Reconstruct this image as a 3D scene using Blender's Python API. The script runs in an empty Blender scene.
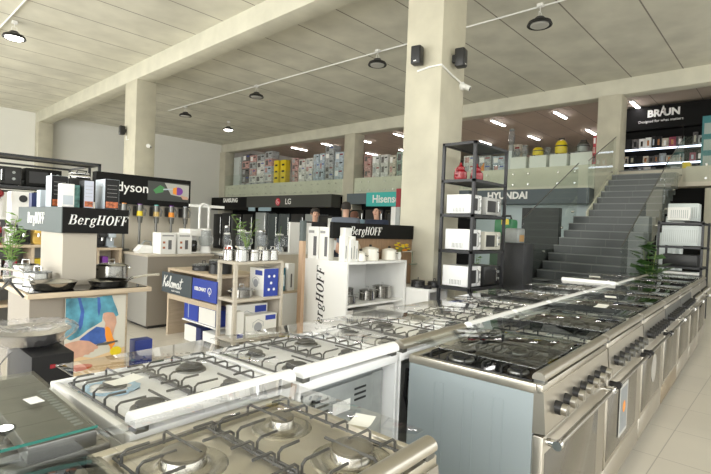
import bpy, bmesh, math, random
from mathutils import Matrix, Vector
random.seed(7)
PI = math.pi
C = bpy.context.scene.collection
S = bpy.context.scene

# ------------------------------------------------------------------ camera
yaw, pit, rol = map(math.radians, (42.75, -1.05, 2.2))
fw = Vector((math.cos(yaw)*math.cos(pit), math.sin(yaw)*math.cos(pit), math.sin(pit)))
rt = Vector((math.sin(yaw), -math.cos(yaw), 0)); up = rt.cross(fw)
r2 = rt*math.cos(rol)+up*math.sin(rol); u2 = -rt*math.sin(rol)+up*math.cos(rol)
cd = bpy.data.cameras.new('camera'); cam = bpy.data.objects.new('camera', cd); C.objects.link(cam)
cd.sensor_width = 36; cd.lens = 36*477/711; cd.clip_start = .02; cd.clip_end = 200
cam.matrix_world = Matrix(((r2.x, u2.x, -fw.x, 0), (r2.y, u2.y, -fw.y, 0), (r2.z, u2.z, -fw.z, 1.40), (0, 0, 0, 1)))
S.camera = cam
# ------------------------------------------------------------------ world, daylight, exposure
S.view_settings.view_transform = 'Standard'; S.view_settings.look = 'None'
S.view_settings.gamma = 1; S.view_settings.use_curve_mapping = False
S.view_settings.exposure = 0.52
w = bpy.data.worlds.new('world'); S.world = w; w.use_nodes = True
w.node_tree.nodes['Background'].inputs[0].default_value = (.98, 1, .965, 1)
w.node_tree.nodes['Background'].inputs[1].default_value = 2.6
_nt = w.node_tree; _bg = _nt.nodes['Background']
_tc = _nt.nodes.new('ShaderNodeTexCoord'); _sp = _nt.nodes.new('ShaderNodeSeparateXYZ'); _rm = _nt.nodes.new('ShaderNodeValToRGB')
_mr = _nt.nodes.new('ShaderNodeMapRange'); _mr.inputs['From Min'].default_value = -1; _mr.inputs['From Max'].default_value = 1
_nt.links.new(_tc.outputs['Generated'], _sp.inputs[0]); _nt.links.new(_sp.outputs['Z'], _mr.inputs['Value']); _nt.links.new(_mr.outputs[0], _rm.inputs[0]); _nt.links.new(_rm.outputs[0], _bg.inputs[0])
_e = _rm.color_ramp.elements; _e[0].position = 0; _e[0].color = (.62, .60, .53, 1); _e[1].position = 1; _e[1].color = (.85, .93, 1, 1)
for _p, _c in ((.47, (.66, .64, .57, 1)), (.495, (.30, .31, .28, 1)), (.53, (.45, .48, .44, 1)), (.56, (1.0, 1.0, .97, 1))):
    _n = _e.new(_p); _n.color = _c
def area(name, loc, d, sx, sy, power, col=(1, 1, 1)):
    l = bpy.data.lights.new(name, 'AREA'); l.shape = 'RECTANGLE'; l.size = sx; l.size_y = sy
    l.energy = power; l.color = col
    o = bpy.data.objects.new(name, l); C.objects.link(o); o.location = loc
    o.rotation_euler = Vector(d).to_track_quat('-Z', 'Y').to_euler()
    return o
area('window_daylight_west', (-5.2, 9, 2.6), (1, 0, .12), 24, 4.2, 1000, (1, 1, .96))
area('window_daylight_south', (6, -6.2, 2.6), (0, 1, .12), 20, 4.2, 30, (1, 1, .96))

# ------------------------------------------------------------------ materials
MATS = {}
def mat(name, col=(.8, .8, .8), rough=.5, metal=0, emit=None, es=1, alpha=None, noise=None, bump=0, spec=.5, coat=0):
    if name in MATS: return MATS[name]
    m = bpy.data.materials.new(name); m.use_nodes = True; nt = m.node_tree
    b = nt.nodes['Principled BSDF']
    b.inputs['Base Color'].default_value = (*col, 1); b.inputs['Roughness'].default_value = rough
    b.inputs['Metallic'].default_value = metal; b.inputs['Specular IOR Level'].default_value = spec
    b.inputs['Coat Weight'].default_value = coat
    if emit: b.inputs['Emission Color'].default_value = (*emit, 1); b.inputs['Emission Strength'].default_value = es
    if noise:
        sc, amt = noise[:2]; st = noise[2] if len(noise) > 2 else (1, 1, 1)
        tc = nt.nodes.new('ShaderNodeTexCoord'); mp = nt.nodes.new('ShaderNodeMapping'); mp.inputs['Scale'].default_value = st
        n = nt.nodes.new('ShaderNodeTexNoise'); n.inputs['Scale'].default_value = sc; n.inputs['Detail'].default_value = 5
        r = nt.nodes.new('ShaderNodeValToRGB')
        r.color_ramp.elements[0].position = .3; r.color_ramp.elements[1].position = .7
        r.color_ramp.elements[0].color = (*[c*(1-amt) for c in col], 1); r.color_ramp.elements[1].color = (*[min(1, c*(1+amt)) for c in col], 1)
        L = nt.links.new
        L(tc.outputs['Object'], mp.inputs[0]); L(mp.outputs[0], n.inputs['Vector']); L(n.outputs['Fac'], r.inputs[0]); L(r.outputs[0], b.inputs['Base Color'])
        if bump:
            bp = nt.nodes.new('ShaderNodeBump'); bp.inputs['Strength'].default_value = bump; bp.inputs['Distance'].default_value = .01
            L(n.outputs['Fac'], bp.inputs['Height']); L(bp.outputs[0], b.inputs['Normal'])
    MATS[name] = m; return m
def glassmat(name, tint=(1, 1, 1), base=.04, rough=0.0, ior=1.5, haze=0, hcol=(1, 1, 1)):
    m = bpy.data.materials.new(name); m.use_nodes = True; nt = m.node_tree; nt.nodes.clear(); L = nt.links.new
    out = nt.nodes.new('ShaderNodeOutputMaterial'); t = nt.nodes.new('ShaderNodeBsdfTransparent'); g = nt.nodes.new('ShaderNodeBsdfGlossy')
    t.inputs[0].default_value = (*tint, 1); g.inputs['Roughness'].default_value = rough
    f = nt.nodes.new('ShaderNodeFresnel'); f.inputs[0].default_value = ior
    ge = nt.nodes.new('ShaderNodeNewGeometry'); inv = nt.nodes.new('ShaderNodeMath'); inv.operation = 'SUBTRACT'; inv.inputs[0].default_value = 1; L(ge.outputs['Backfacing'], inv.inputs[1])
    ml = nt.nodes.new('ShaderNodeMath'); ml.operation = 'MULTIPLY'; L(inv.outputs[0], ml.inputs[0]); L(f.outputs[0], ml.inputs[1])
    mx = nt.nodes.new('ShaderNodeMixShader'); L(ml.outputs[0], mx.inputs[0]); L(t.outputs[0], mx.inputs[1]); L(g.outputs[0], mx.inputs[2])
    last = mx
    if haze:
        d = nt.nodes.new('ShaderNodeBsdfDiffuse'); d.inputs[0].default_value = (*hcol, 1)
        m2 = nt.nodes.new('ShaderNodeMixShader'); m2.inputs[0].default_value = haze
        L(last.outputs[0], m2.inputs[1]); L(d.outputs[0], m2.inputs[2]); last = m2
    L(last.outputs[0], out.inputs[0]); MATS[name] = m; return m
def tilemat(name, col, line, sx, sy, wid, rough=.4, axis='XY', namt=.06, offx=0., offy=0.):
    """flat colour + thin joints every sx / sy metres (sx or sy = 0: none) in object coordinates"""
    m = mat(name, col, rough, noise=(1.3, namt)); nt = m.node_tree; L = nt.links.new
    b = nt.nodes['Principled BSDF']; src = b.inputs['Base Color'].links[0].from_socket
    tc = nt.nodes.new('ShaderNodeTexCoord'); sp = nt.nodes.new('ShaderNodeSeparateXYZ'); L(tc.outputs['Object'], sp.inputs[0])
    acc = None
    for ax, s, of in ((axis[0], sx, offx), (axis[1], sy, offy)):
        if not s: continue
        a = nt.nodes.new('ShaderNodeMath'); a.operation = 'ADD'; a.inputs[1].default_value = of+1000*s; L(sp.outputs[ax], a.inputs[0])
        md = nt.nodes.new('ShaderNodeMath'); md.operation = 'MODULO'; md.inputs[1].default_value = s; L(a.outputs[0], md.inputs[0])
        lt = nt.nodes.new('ShaderNodeMath'); lt.operation = 'LESS_THAN'; lt.inputs[1].default_value = wid; L(md.outputs[0], lt.inputs[0])
        if acc is None: acc = lt
        else:
            mm = nt.nodes.new('ShaderNodeMath'); mm.operation = 'MAXIMUM'; L(acc.outputs[0], mm.inputs[0]); L(lt.outputs[0], mm.inputs[1]); acc = mm
    mx = nt.nodes.new('ShaderNodeMix'); mx.data_type = 'RGBA'; L(acc.outputs[0], mx.inputs[0]); L(src, mx.inputs[6]); mx.inputs[7].default_value = (*line, 1)
    L(mx.outputs[2], b.inputs['Base Color']); return m
conc = mat('concrete', (.52, .495, .40), .75, noise=(2.2, .10), bump=.15)
conc2 = mat('concrete_beam', (.58, .565, .47), .75, noise=(2.0, .08), bump=.1)
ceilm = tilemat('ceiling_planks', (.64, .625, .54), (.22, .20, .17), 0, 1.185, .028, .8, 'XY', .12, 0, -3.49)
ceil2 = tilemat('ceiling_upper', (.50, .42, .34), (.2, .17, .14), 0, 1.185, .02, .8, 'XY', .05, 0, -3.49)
floorm = tilemat('floor_tiles', (.68, .63, .54), (.44, .40, .34), .6, .6, .006, .28, 'XY', .05)
wallm = mat('wall_paint', (.80, .80, .76), .8, noise=(.8, .02))
blackw = mat('black_wall', (.008, .008, .008), .6, spec=.15)
darkw = mat('dark_grey_wall', (.06, .062, .065), .55)
stonem = tilemat('dark_stone', (.075, .083, .083), (.16, .17, .165), 0, .6, .008, .35, 'XY', .15)
stonetread = mat('dark_stone_nosing', (.22, .23, .225), .4)
stonewall = tilemat('dark_stone_wall', (.016, .018, .018), (.04, .045, .045), .3, .17, .006, .6, 'YZ', .15)
steel = mat('brushed_steel', (.44, .42, .38), .30, 1, noise=(30, .05, (1, 30, 1)))
steel_w = mat('warm_steel', (.50, .465, .40), .33, .9)
pansteel = mat('polished_steel', (.42, .41, .39), .18, 1)
chrome = mat('chrome', (.8, .8, .8), .12, 1)
steelside = mat('silver_painted_steel', (.34, .39, .41), .4, .3)
dsteel = mat('dark_steel', (.18, .18, .17), .35, .8)
galv = mat('galvanised_steel', (.34, .36, .355), .5, .4, noise=(14, .1))
white = mat('white_enamel', (.90, .91, .92), .18, coat=.4)
whitep = mat('white_board', (.84, .84, .82), .5)
whiteroll = mat('white_profile', (.88, .88, .87), .22)
cream = mat('cream_enamel', (.86, .83, .74), .2, coat=.4)
black = mat('black_plastic', (.015, .015, .016), .4)
blackmetal = mat('black_metal', (.03, .031, .034), .4, .2)
grate = mat('cast_iron_grate', (.10, .10, .10), .45, .3)
blackglass = mat('black_glass', (.008, .008, .009), .03, spec=.6)
ovenglass = mat('oven_glass', (.09, .08, .06), .06, .0, spec=.7)
lens_w = mat('burner_cap', (.08, .08, .08), .5)
bsteel = mat('burner_steel', (.5, .48, .42), .25, 1)
wood = mat('light_wood', (.53, .43, .31), .5, noise=(6, .1, (1, 8, 8)))
pwood = mat('pale_wood', (.54, .49, .41), .5, noise=(6, .06, (1, 8, 8)))
bwood = mat('brown_wood', (.30, .19, .11), .5, noise=(5, .2, (8, 1, 1)))
taupe = mat('taupe_laminate', (.27, .24, .20), .5)
taupe2 = mat('grey_taupe_laminate', (.33, .32, .29), .5)
beigep = mat('beige_panel', (.62, .57, .48), .6)
blackprint = mat('black_sign_board', (.010, .010, .0095), .6, spec=.15)
greysign = mat('grey_sign_board', (.11, .13, .13), .6, spec=.2)
letter = mat('white_lettering', (.9, .9, .88), .5)
letterblk = mat('black_lettering', (.01, .01, .01), .5)
blue = mat('royal_blue_print', (.03, .06, .36), .4)
navy = mat('navy_print', (.02, .03, .12), .4)
red = mat('red_plastic', (.28, .012, .02), .25, coat=.3)
yellow = mat('yellow_plastic', (.80, .62, .02), .35)
teal = mat('teal_sign', (.05, .50, .47), .4)
green = mat('green_plastic', (.03, .20, .08), .4)
leafm = mat('leaf_green', (.16, .30, .07), .5)
leafd = mat('dark_leaf_green', (.05, .13, .03), .4)
stemm = mat('stem_green', (.20, .28, .08), .6)
orange = mat('orange_print', (.85, .30, .03), .5)
skin = mat('skin', (.60, .36, .26), .6)
hairm = mat('dark_hair', (.02, .015, .012), .7)
copper = mat('copper', (.7, .35, .2), .25, 1)
purple = mat('purple_plastic', (.20, .04, .35), .35)
lampon = mat('lamp_glow', (1, 1, 1), .5, emit=(1, .97, .9), es=14)
striplight = mat('strip_light', (1, 1, 1), .5, emit=(1, .94, .95), es=18)
shelfled = mat('shelf_led', (1, 1, 1), .5, emit=(.72, .82, 1), es=2.2)
lampoff = mat('lamp_lens', (.45, .44, .42), .25)
plasticwrap = glassmat('plastic_wrap', (.97, .97, .98), rough=.08, ior=1.6, haze=.06, hcol=(.9, .9, .95))
glass = glassmat('clear_glass', (.93, .96, .94), ior=1.5)
lidglass = glassmat('lid_glass', (1, 1, 1), ior=1.45)
lidgrey = glassmat('grey_lid_glass', (.90, .92, .91), ior=1.95)
jarglass = glassmat('jar_glass', (.86, .88, .9), ior=1.5, rough=.03, haze=.1, hcol=(.8, .83, .86))
railglass = glassmat('balustrade_glass', (.97, .985, .975), ior=1.45, haze=.015, hcol=(.60, .72, .62))
tealedge = mat('glass_edge', (.05, .22, .18), .15, emit=None)

# ------------------------------------------------------------------ mesh helpers
class MB:
    def __init__(s, M=None): s.bm = bmesh.new(); s.M = M or Matrix(); s.mi = 0
    def _f(s, vs):
        try:
            f = s.bm.faces.new(vs); f.material_index = s.mi; return f
        except ValueError: return None
    def v(s, p): return s.bm.verts.new(s.M @ Vector(p))
    def box(s, x0, y0, z0, x1, y1, z1, bev=0, seg=2):
        p = [(x, y, z) for z in (z0, z1) for y in (y0, y1) for x in (x0, x1)]
        V = [s.v(q) for q in p]
        F = [s._f([V[i] for i in q]) for q in ((0, 2, 3, 1), (4, 5, 7, 6), (0, 1, 5, 4), (2, 6, 7, 3), (0, 4, 6, 2), (1, 3, 7, 5))]
        if bev:
            E = {e for f in F for e in f.edges}
            bmesh.ops.bevel(s.bm, geom=list(E), offset=bev, segments=seg, profile=.5, affect='EDGES', material=-1)
        return s
    def cb(s, cx, cy, cz, sx, sy, sz, bev=0): return s.box(cx-sx/2, cy-sy/2, cz-sz/2, cx+sx/2, cy+sy/2, cz+sz/2, bev)
    def rings(s, rings, caps=(True, True), closed=False):
        R = [[s.v(p) for p in r] for r in rings]; n = len(R[0])
        m = len(R)
        for i in range(m if closed else m-1):
            a, b = R[i], R[(i+1) % m]
            for j in range(n): s._f([a[j], a[(j+1) % n], b[(j+1) % n], b[j]])
        if not closed:
            if caps[0]: s._f(list(reversed(R[0])))
            if caps[1]: s._f(R[-1])
        return s
    def lathe(s, prof, c=(0, 0, 0), seg=20, caps=(True, True), sx=1, sy=1):
        return s.rings([[(c[0]+r*sx*math.cos(2*PI*k/seg), c[1]+r*sy*math.sin(2*PI*k/seg), c[2]+z) for k in range(seg)] for r, z in prof], caps)
    def cyl(s, p0, p1, r, rb=None, seg=14):
        p0, p1 = Vector(p0), Vector(p1); d = (p1-p0).normalized(); a = d.orthogonal().normalized(); b = d.cross(a)
        rb = r if rb is None else rb
        f = lambda p, q: [p+q*(math.cos(2*PI*k/seg)*a+math.sin(2*PI*k/seg)*b) for k in range(seg)]
        return s.rings([f(p0, r), f(p1, rb)])
    def tube(s, pts, r, seg=6, closed=False, r1=None):
        pts = [Vector(p) for p in pts]; n = len(pts); R = []; a = None
        for i, p in enumerate(pts):
            if closed: d = pts[(i+1) % n]-pts[i-1]
            else: d = pts[min(i+1, n-1)]-pts[max(i-1, 0)]
            d.normalize()
            a = (d.orthogonal() if a is None else a-d*a.dot(d)).normalized(); b = d.cross(a)
            rr = r if r1 is None else r+(r1-r)*i/(n-1)
            R.append([p+rr*(math.cos(2*PI*k/seg)*a+math.sin(2*PI*k/seg)*b) for k in range(seg)])
        return s.rings(R, closed=closed)
    def prism(s, poly, lo, hi, axis='x'):
        """extrude a 2d outline along an axis"""
        def P(q, t): return {'x': (t, q[0], q[1]), 'y': (q[0], t, q[1]), 'z': (q[0], q[1], t)}[axis]
        return s.rings([[P(q, lo) for q in poly], [P(q, hi) for q in poly]])
    def ball(s, c, rx, ry=None, rz=None, seg=14, n=8):
        ry = ry or rx; rz = rz or rx
        return s.rings([[(c[0]+rx*math.sin(t)*math.cos(2*PI*k/seg), c[1]+ry*math.sin(t)*math.sin(2*PI*k/seg), c[2]-rz*math.cos(t)) for k in range(seg)]
                        for t in [PI*(i+.15)/(n+.3) for i in range(n+1)]])
    def blob(s, ptsrad, seg=10, sy=1):
        return s.rings([[(p[0]+r*math.cos(2*PI*k/seg), p[1]+r*sy*math.sin(2*PI*k/seg), p[2]) for k in range(seg)] for p, r in ptsrad])
    def build(s, name, m, parent=None, loc=None, label=None, smooth=True):
        bmesh.ops.recalc_face_normals(s.bm, faces=s.bm.faces)
        me = bpy.data.meshes.new(name); s.bm.to_mesh(me); s.bm.free()
        for q in (m if isinstance(m, (list, tuple)) else [m]): me.materials.append(q)
        if smooth:
            me.shade_smooth(); me.set_sharp_from_angle(angle=math.radians(35))
        o = bpy.data.objects.new(name, me); C.objects.link(o)
        if parent: o.parent = parent
        if loc is not None: o.location = loc
        if label: o['label'] = label
        return o
def thing(name, label, cat, loc=(0, 0, 0), rz=0, group=None):
    o = bpy.data.objects.new(name, None); C.objects.link(o); o.empty_display_size = .1
    o.location = loc; o.rotation_euler = (0, 0, rz); o['label'] = label; o['category'] = cat
    if group: o['group'] = group
    return o
def tag(o, label, cat, group=None):
    o['label'] = label; o['category'] = cat
    if group: o['group'] = group
    return o
def struct(o): o['kind'] = 'structure'; return o
def dup(root, loc, rz=None, label=None, group=None):
    def cp(o, par):
        c = o.copy(); C.objects.link(c)
        if par: c.parent = par
        for ch in o.children: cp(ch, c)
        return c
    r = cp(root, None); r.location = loc
    if rz is not None: r.rotation_euler = (0, 0, rz)
    if label: r['label'] = label
    if group: r['group'] = group
    return r
FX = Matrix(((0, 0, -1), (-1, 0, 0), (0, 1, 0))).to_4x4()   # drawing plane facing -X: x->-Y, y->Z
FY = Matrix(((1, 0, 0), (0, 0, -1), (0, 1, 0))).to_4x4()    # drawing plane facing -Y: x->+X, y->Z
def face(kind, p): return Matrix.Translation(p) @ (FX if kind == 'X' else FY)
def text(name, s, size, m, parent, M, depth=.002, shear=0, sx=1, bold=0, spacing=1, align='CENTER'):
    cu = bpy.data.curves.new(name, 'FONT'); cu.body = s; cu.size = size; cu.extrude = depth; cu.shear = shear; cu.offset = bold
    cu.align_x = align; cu.align_y = 'CENTER'; cu.space_character = spacing; cu.resolution_u = 3
    t = bpy.data.objects.new('tmp', cu); C.objects.link(t)
    dg = bpy.context.evaluated_depsgraph_get(); me = bpy.data.meshes.new_from_object(t.evaluated_get(dg))
    bpy.data.objects.remove(t); me.materials.clear(); me.materials.append(m)
    me.transform(M @ Matrix.Scale(sx, 4, (1, 0, 0)))
    o = bpy.data.objects.new(name, me); C.objects.link(o); o.parent = parent
    return o
# bold italic serif letters for the cookware signs: every glyph is a list of strokes and bowls
def serif_word(name, word, h, m, parent, M, sx=1, shear=.25, gap=.07):
    mb = MB(); x = 0.0; th, tn = .17, .055
    def quad(a, b, c, d):
        pts = [a, b, c, d]
        r = [[M @ Vector(((px+shear*py)*h*sx, py*h, z)) for px, py in pts] for z in (.0005, .0035)]
        mb.rings(r)
    def bar(x0, y0, x1, y1): quad((x0, y0), (x1, y0), (x1, y1), (x0, y1))
    def stem(x0, y0, y1, t=th, s=True, s2=True):
        bar(x0, y0, x0+t, y1)
        if s: bar(x0-.07, y0, x0+t+.07, y0+.05)
        if s2: bar(x0-.07, y1-.05, x0+t+.07, y1)
    def bowl(cx, cy, rx, ry, a0=0, a1=360, tk=th, tm=tn):
        n = 20
        for i in range(n):
            q = []
            for k in (i, i+1):
                a = math.radians(a0+(a1-a0)*k/n); q.append(((cx+rx*math.cos(a), cy+ry*math.sin(a)), (cx+(rx-tk)*math.cos(a), cy+(ry-tm)*math.sin(a))))
            quad(q[0][0], q[1][0], q[1][1], q[0][1])
    for ch in word:
        if ch == 'B':
            stem(x+.07, 0, 1); bar(x+.2, .95, x+.45, 1); bar(x+.2, .49, x+.45, .54); bar(x+.2, 0, x+.45, .05)
            bowl(x+.42, .76, .24, .24, -90, 90); bowl(x+.45, .27, .28, .27, -90, 90); x += .80
        elif ch == 'e':
            bowl(x+.27, .34, .27, .35, 20, 325, .14); bar(x+.1, .34, x+.5, .39); x += .58
        elif ch == 'r':
            stem(x+.06, 0, .68, .15); bowl(x+.34, .42, .2, .26, 40, 150, .12, .09); x += .56
        elif ch == 'g':
            bowl(x+.25, .42, .24, .26, 0, 360, .13); bar(x+.4, .6, x+.58, .66); bowl(x+.27, -.1, .27, .17, 0, 360, .1); bar(x+.06, .04, x+.2, .2); x += .60
        elif ch == 'H':
            stem(x+.07, 0, 1); stem(x+.56, 0, 1); bar(x+.2, .48, x+.6, .54); x += .88
        elif ch == 'O':
            bowl(x+.40, .5, .40, .52, 0, 360, .18); x += .86
        elif ch == 'F':
            stem(x+.07, 0, 1); bar(x+.2, .95, x+.64, 1); bar(x+.6, .76, x+.64, 1); bar(x+.2, .49, x+.45, .54); bar(x+.42, .38, x+.47, .64); x += .72
        x += gap
    return mb.build(name, m, parent, smooth=False), x*h*sx

# ------------------------------------------------------------------ room
ZC, ZB, ZM = 5.83, 5.39, 3.27
struct(MB().box(-6, -7, -.12, 27, 25, 0).build('floor', floorm, smooth=False))
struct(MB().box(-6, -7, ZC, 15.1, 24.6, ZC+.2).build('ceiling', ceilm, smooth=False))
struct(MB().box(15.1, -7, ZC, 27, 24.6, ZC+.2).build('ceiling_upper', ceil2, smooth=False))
struct(MB().box(-6, 24.2, 0, 27, 24.5, ZC).build('wall_left', wallm, smooth=False))
struct(MB().box(26, -7, 0, 26.2, 24.2, ZC).build('wall_back', darkw, smooth=False))
struct(MB().box(5.65, -7, ZB, 6.12, 24.2, ZC, .008).build('trim_1', conc2))
struct(MB().box(14.68, -7, ZB, 15.13, 24.2, ZC, .008).build('trim_2', conc2))
def pillar(n, x0, y0, x1, y1, z0=0, z1=ZB): return struct(MB().box(x0, y0, z0, x1, y1, z1, .012).build(n, conc))
pillar('trim_3', 5.65, 3.72, 6.27, 4.34); pillar('trim_4', 5.65, 13.86, 6.22, 14.65); pillar('trim_5', 5.65, 23.7, 6.2, 24.2)
pillar('trim_6', 14.60, 3.70, 15.2, 4.30); pillar('trim_7', 14.60, 13.75, 15.2, 14.35); pillar('trim_8', 14.60, 23.65, 15.2, 24.2)
pillar('trim_9', 14.72, 1.38, 15.3, 1.74, 0, 2.75)
frame = mat('added_window_frame', (.07, .07, .07), .5)
mb = MB().box(-5.1, -6.1, 0, -4.98, 24.2, .15).box(-5.1, -6.1, 4.75, -4.98, 24.2, ZC).box(-5.08, -6.1, 3.1, -5.0, 24.2, 3.18)  # unseen west glazing bars, added to give reflections in steel some contrast
for k in range(17): mb.box(-5.08, -6+1.85*k, .15, -4.99, -5.9+1.85*k, 4.75)
struct(mb.build('added_window_1', frame, smooth=False))
mb = MB().box(-5, -6.1, 0, 15, -5.98, .15).box(-5, -6.1, 4.75, 15, -5.98, ZC).box(-5, -6.08, 3.1, 15, -6.0, 3.18)  # unseen south glazing bars, also added to break up even reflections
for k in range(11): mb.box(-4.9+1.95*k, -6.08, .15, -4.8+1.95*k, -5.99, 4.75)
struct(mb.build('added_window_2', frame, smooth=False))
# mezzanine slab with its pale edge band
struct(MB().box(14.75, 4.30, 2.80, 26, 24.2, ZM).box(14.75, -7, 2.80, 26, 2.2, ZM).box(14.75, 2.2, 2.8, 26, 4.3, ZM).build('floor_upper', beigep, smooth=False))
bandm = mat('edge_band', (.62, .62, .50), .6, noise=(2, .06))
struct(MB().box(14.66, 4.32, 2.80, 14.76, 13.73, 3.50).box(14.66, 14.37, 2.80, 14.76, 23.63, 3.50).build('trim_10', bandm, smooth=False))
struct(MB().box(14.66, -4, 2.80, 14.76, 2.15, 3.30).build('trim_11', beigep, smooth=False))
# dark wall under the mezzanine, pale glazed part beside the stair
struct(MB().box(15.25, 8.5, 0, 15.4, 24.2, 2.8).box(15.25, -4, 0, 15.4, 3.7, 2.8).build('wall_lower', blackw, smooth=False))
palep = mat('pale_blue_panel', (.42, .52, .53), .35)
struct(MB().box(15.25, 3.7, 0, 15.4, 8.5, 2.8).build('wall_stair_side', palep, smooth=False))

# fascia boards with lettering below the mezzanine
fasg = mat('fascia_grey', (.07, .072, .066), .6, spec=.2); fasb = mat('fascia_black', (.008, .008, .008), .6, spec=.15); fasl = mat('fascia_blue_grey', (.12, .145, .16), .6, spec=.2)
def fascia(label, y0, y1, z0, z1, x0, m, words):
    t = thing('brand_fascia', label, 'sign', (x0, (y0+y1)/2, z0))
    MB().box(0, -(y1-y0)/2, 0, .55, (y1-y0)/2, z1-z0).build('board', m, t, smooth=False)
    for s, y, z, size, mm, b in words:
        text('lettering', s, size, mm, t, face('X', (-.003, y-(y0+y1)/2, z-z0)), .004, bold=b)
    return t
fascia('black fascia board in far left corner with small white wordmark', 20.6, 24.1, 2.12, 2.80, 14.1, fasb, [('SAMSUNG', 22.2, 2.62, .30, letter, .014)])
f1 = fascia('dark grey fascia board with red round logo and white letters', 14.4, 20.55, 2.25, 2.80, 14.0, fasg, [('LG', 17.25, 2.5, .36, letter, .006)])
mb = MB(face('X', (-.006, 18.0-17.475, 2.5-2.25))); mb.lathe([(.18, 0), (.18, .006)], seg=24)
mb.build('round_logo', mat('logo_red', (.6, .02, .05), .4), f1)
mb = MB(face('X', (-.014, 18.0-17.475, 2.5-2.25)))
mb.tube([(.11*math.cos(a), .11*math.sin(a), 0) for a in [math.radians(x) for x in range(70, 361, 20)]]+[(.04, 0, 0)], .010, 4)
mb.box(-.012, -.05, 0, .012, .05, .004); mb.box(-.012, -.05, 0, .04, -.03, .004)
mb.cyl((-.05, .045, 0), (-.05, .045, .004), .016); mb.build('logo_lines', letter, f1)
f2 = fascia('grey fascia board with teal panel, partly behind the big pillar', 8.0, 13.6, 2.38, 2.80, 14.1, fasl, [])
MB().box(-.04, .15-.2, -.10, 0, 1.9-.2, .44).build('teal_panel', teal, f2, smooth=False)
text('lettering', 'Hisense', .42, letter, f2, face('X', (-.045, .72, .17)), .004, bold=.008)
fascia('blue grey fascia board with white capital letters near the stair', 4.35, 7.95, 2.36, 2.80, 14.35, fasl, [('HYUNDAI', 6.8, 2.61, .30, letter, .012)])

# ------------------------------------------------------------------ staircase
st = thing('staircase', 'dark tiled straight staircase climbing to the mezzanine', 'staircase', (14.68, 3, 0))
mb = MB()
N = 19; rise = ZM/N; run = .295
for i in range(N):
    x1 = -run*i; x0 = x1-run; zt = ZM-rise*i
    if i == 0: continue
    yl = .98 if i >= 8 else .72
    mb.box(x0, -.74, max(0, zt-rise-.22), x1, yl, zt-.02)
mb.build('steps', stonem, st, smooth=False)
mb = MB()
for i in range(1, N):
    x1 = -run*i; x0 = x1-run; zt = ZM-rise*i; yl = .98 if i >= 8 else .72
    mb.box(x0-.012, -.74, zt-.02, x1, yl, zt)
mb.build('treads', stonetread if False else stonem, st, smooth=False)
mb = MB()
for i in range(0, N):
    x1 = -run*i-run if i else -.0; zt = ZM-rise*i; yl = .98 if i >= 8 else .72
    mb.box(x1-.016, -.74, zt-.02, x1-.010, yl, zt+.002)
mb.build('nosing', stonetread, st, smooth=False)
mb = MB()
mb.prism([(-run*8-.1, ZM-rise*8-.2), (-run*8-.1, ZM-rise*8+.12), (0, ZM+.12), (0, ZM-.3)], .72, .76, 'y')
mb.build('stringer', bandm, st, smooth=False)
t = MB().box(11.2, 4.03, 0, 11.4, 4.90, 2.05).box(9.3, 4.03, 0, 11.2, 4.08, 1.1).build('tiled_partition', stonewall, smooth=False)
tag(t, 'dark tiled low partition wall left of the staircase', 'partition')
def rail_panel(label, poly, y, bolts):
    t = thing('glass_balustrade', label, 'balustrade', (poly[0][0], y, 0))
    ox = poly[0][0]
    MB().prism([(a-ox, b) for a, b in poly], -.006, .006, 'y').build('glass_pane', railglass, t, smooth=False)
    top = poly[1:3]
    MB().tube([(a-ox, 0, b) for a, b in top], .010, 6).build('top_edge', dsteel, t)
    for (a, b) in bolts:
        MB().cyl((a-ox, -.03, b), (a-ox, .03, b), .025, seg=10).build('standoff', chrome, t)
rail_panel('clear glass balustrade panel beside upper left stair flight', [(12.3, 1.75), (12.3, 3.25), (14.55, 4.2), (14.55, 3.1)], 3.78, [(12.6, 2.15), (12.9, 2.35), (13.9, 2.95), (14.3, 3.2)])
rail_panel('clear glass balustrade panel beside lower left stair flight', [(9.2, .3), (9.2, 1.72), (12.25, 3.2), (12.25, 1.8)], 3.992, [(9.5, .6), (10.3, 1.05), (11.3, 1.6), (12.0, 2.0)])
rail_panel('tall glass balustrade panel along right side of stair top', [(12.4, 1.9), (12.4, 3.05), (14.55, 4.05), (14.55, 3.1)], 2.20, [(12.7, 2.1), (13.5, 2.6), (14.3, 3.05)])
rail_panel('tall glass balustrade panel along right side of stair foot', [(9.1, .1), (9.1, 1.25), (12.35, 3.0), (12.35, 1.85)], 2.20, [(9.5, .4), (10.6, 1.0), (11.8, 1.7)])
def mezz_rail(label, y0, y1, z0=2.9, z1=4.05):
    t = thing('glass_balustrade', label, 'balustrade', (14.6, (y0+y1)/2, z0)); h = (y1-y0)/2
    MB().box(-.006, -h, 0, .006, h, z1-z0).build('glass_pane', railglass, t, smooth=False)
    n = max(1, int((y1-y0)/1.1))
    for i in range(n):
        for dy in (.2, .9):
            for z in (.08, .42):
                y = -h+(i+dy*.5+.25)*(2*h)/n
                MB().cyl((-.02, y, z), (.06, y, z), .028, seg=8).build('standoff', chrome, t)
mezz_rail('long glass rail with steel bolts above the red-logo fascia', 14.4, 23.6)
mezz_rail('glass rail with steel bolts between middle pillar and big pillar', 8.6, 13.7)
mezz_rail('glass rail in front of white plinths with vacuum cleaners', 4.35, 8.55)
mezz_rail('glass rail right of the stair head', -1.0, 2.2)

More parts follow.
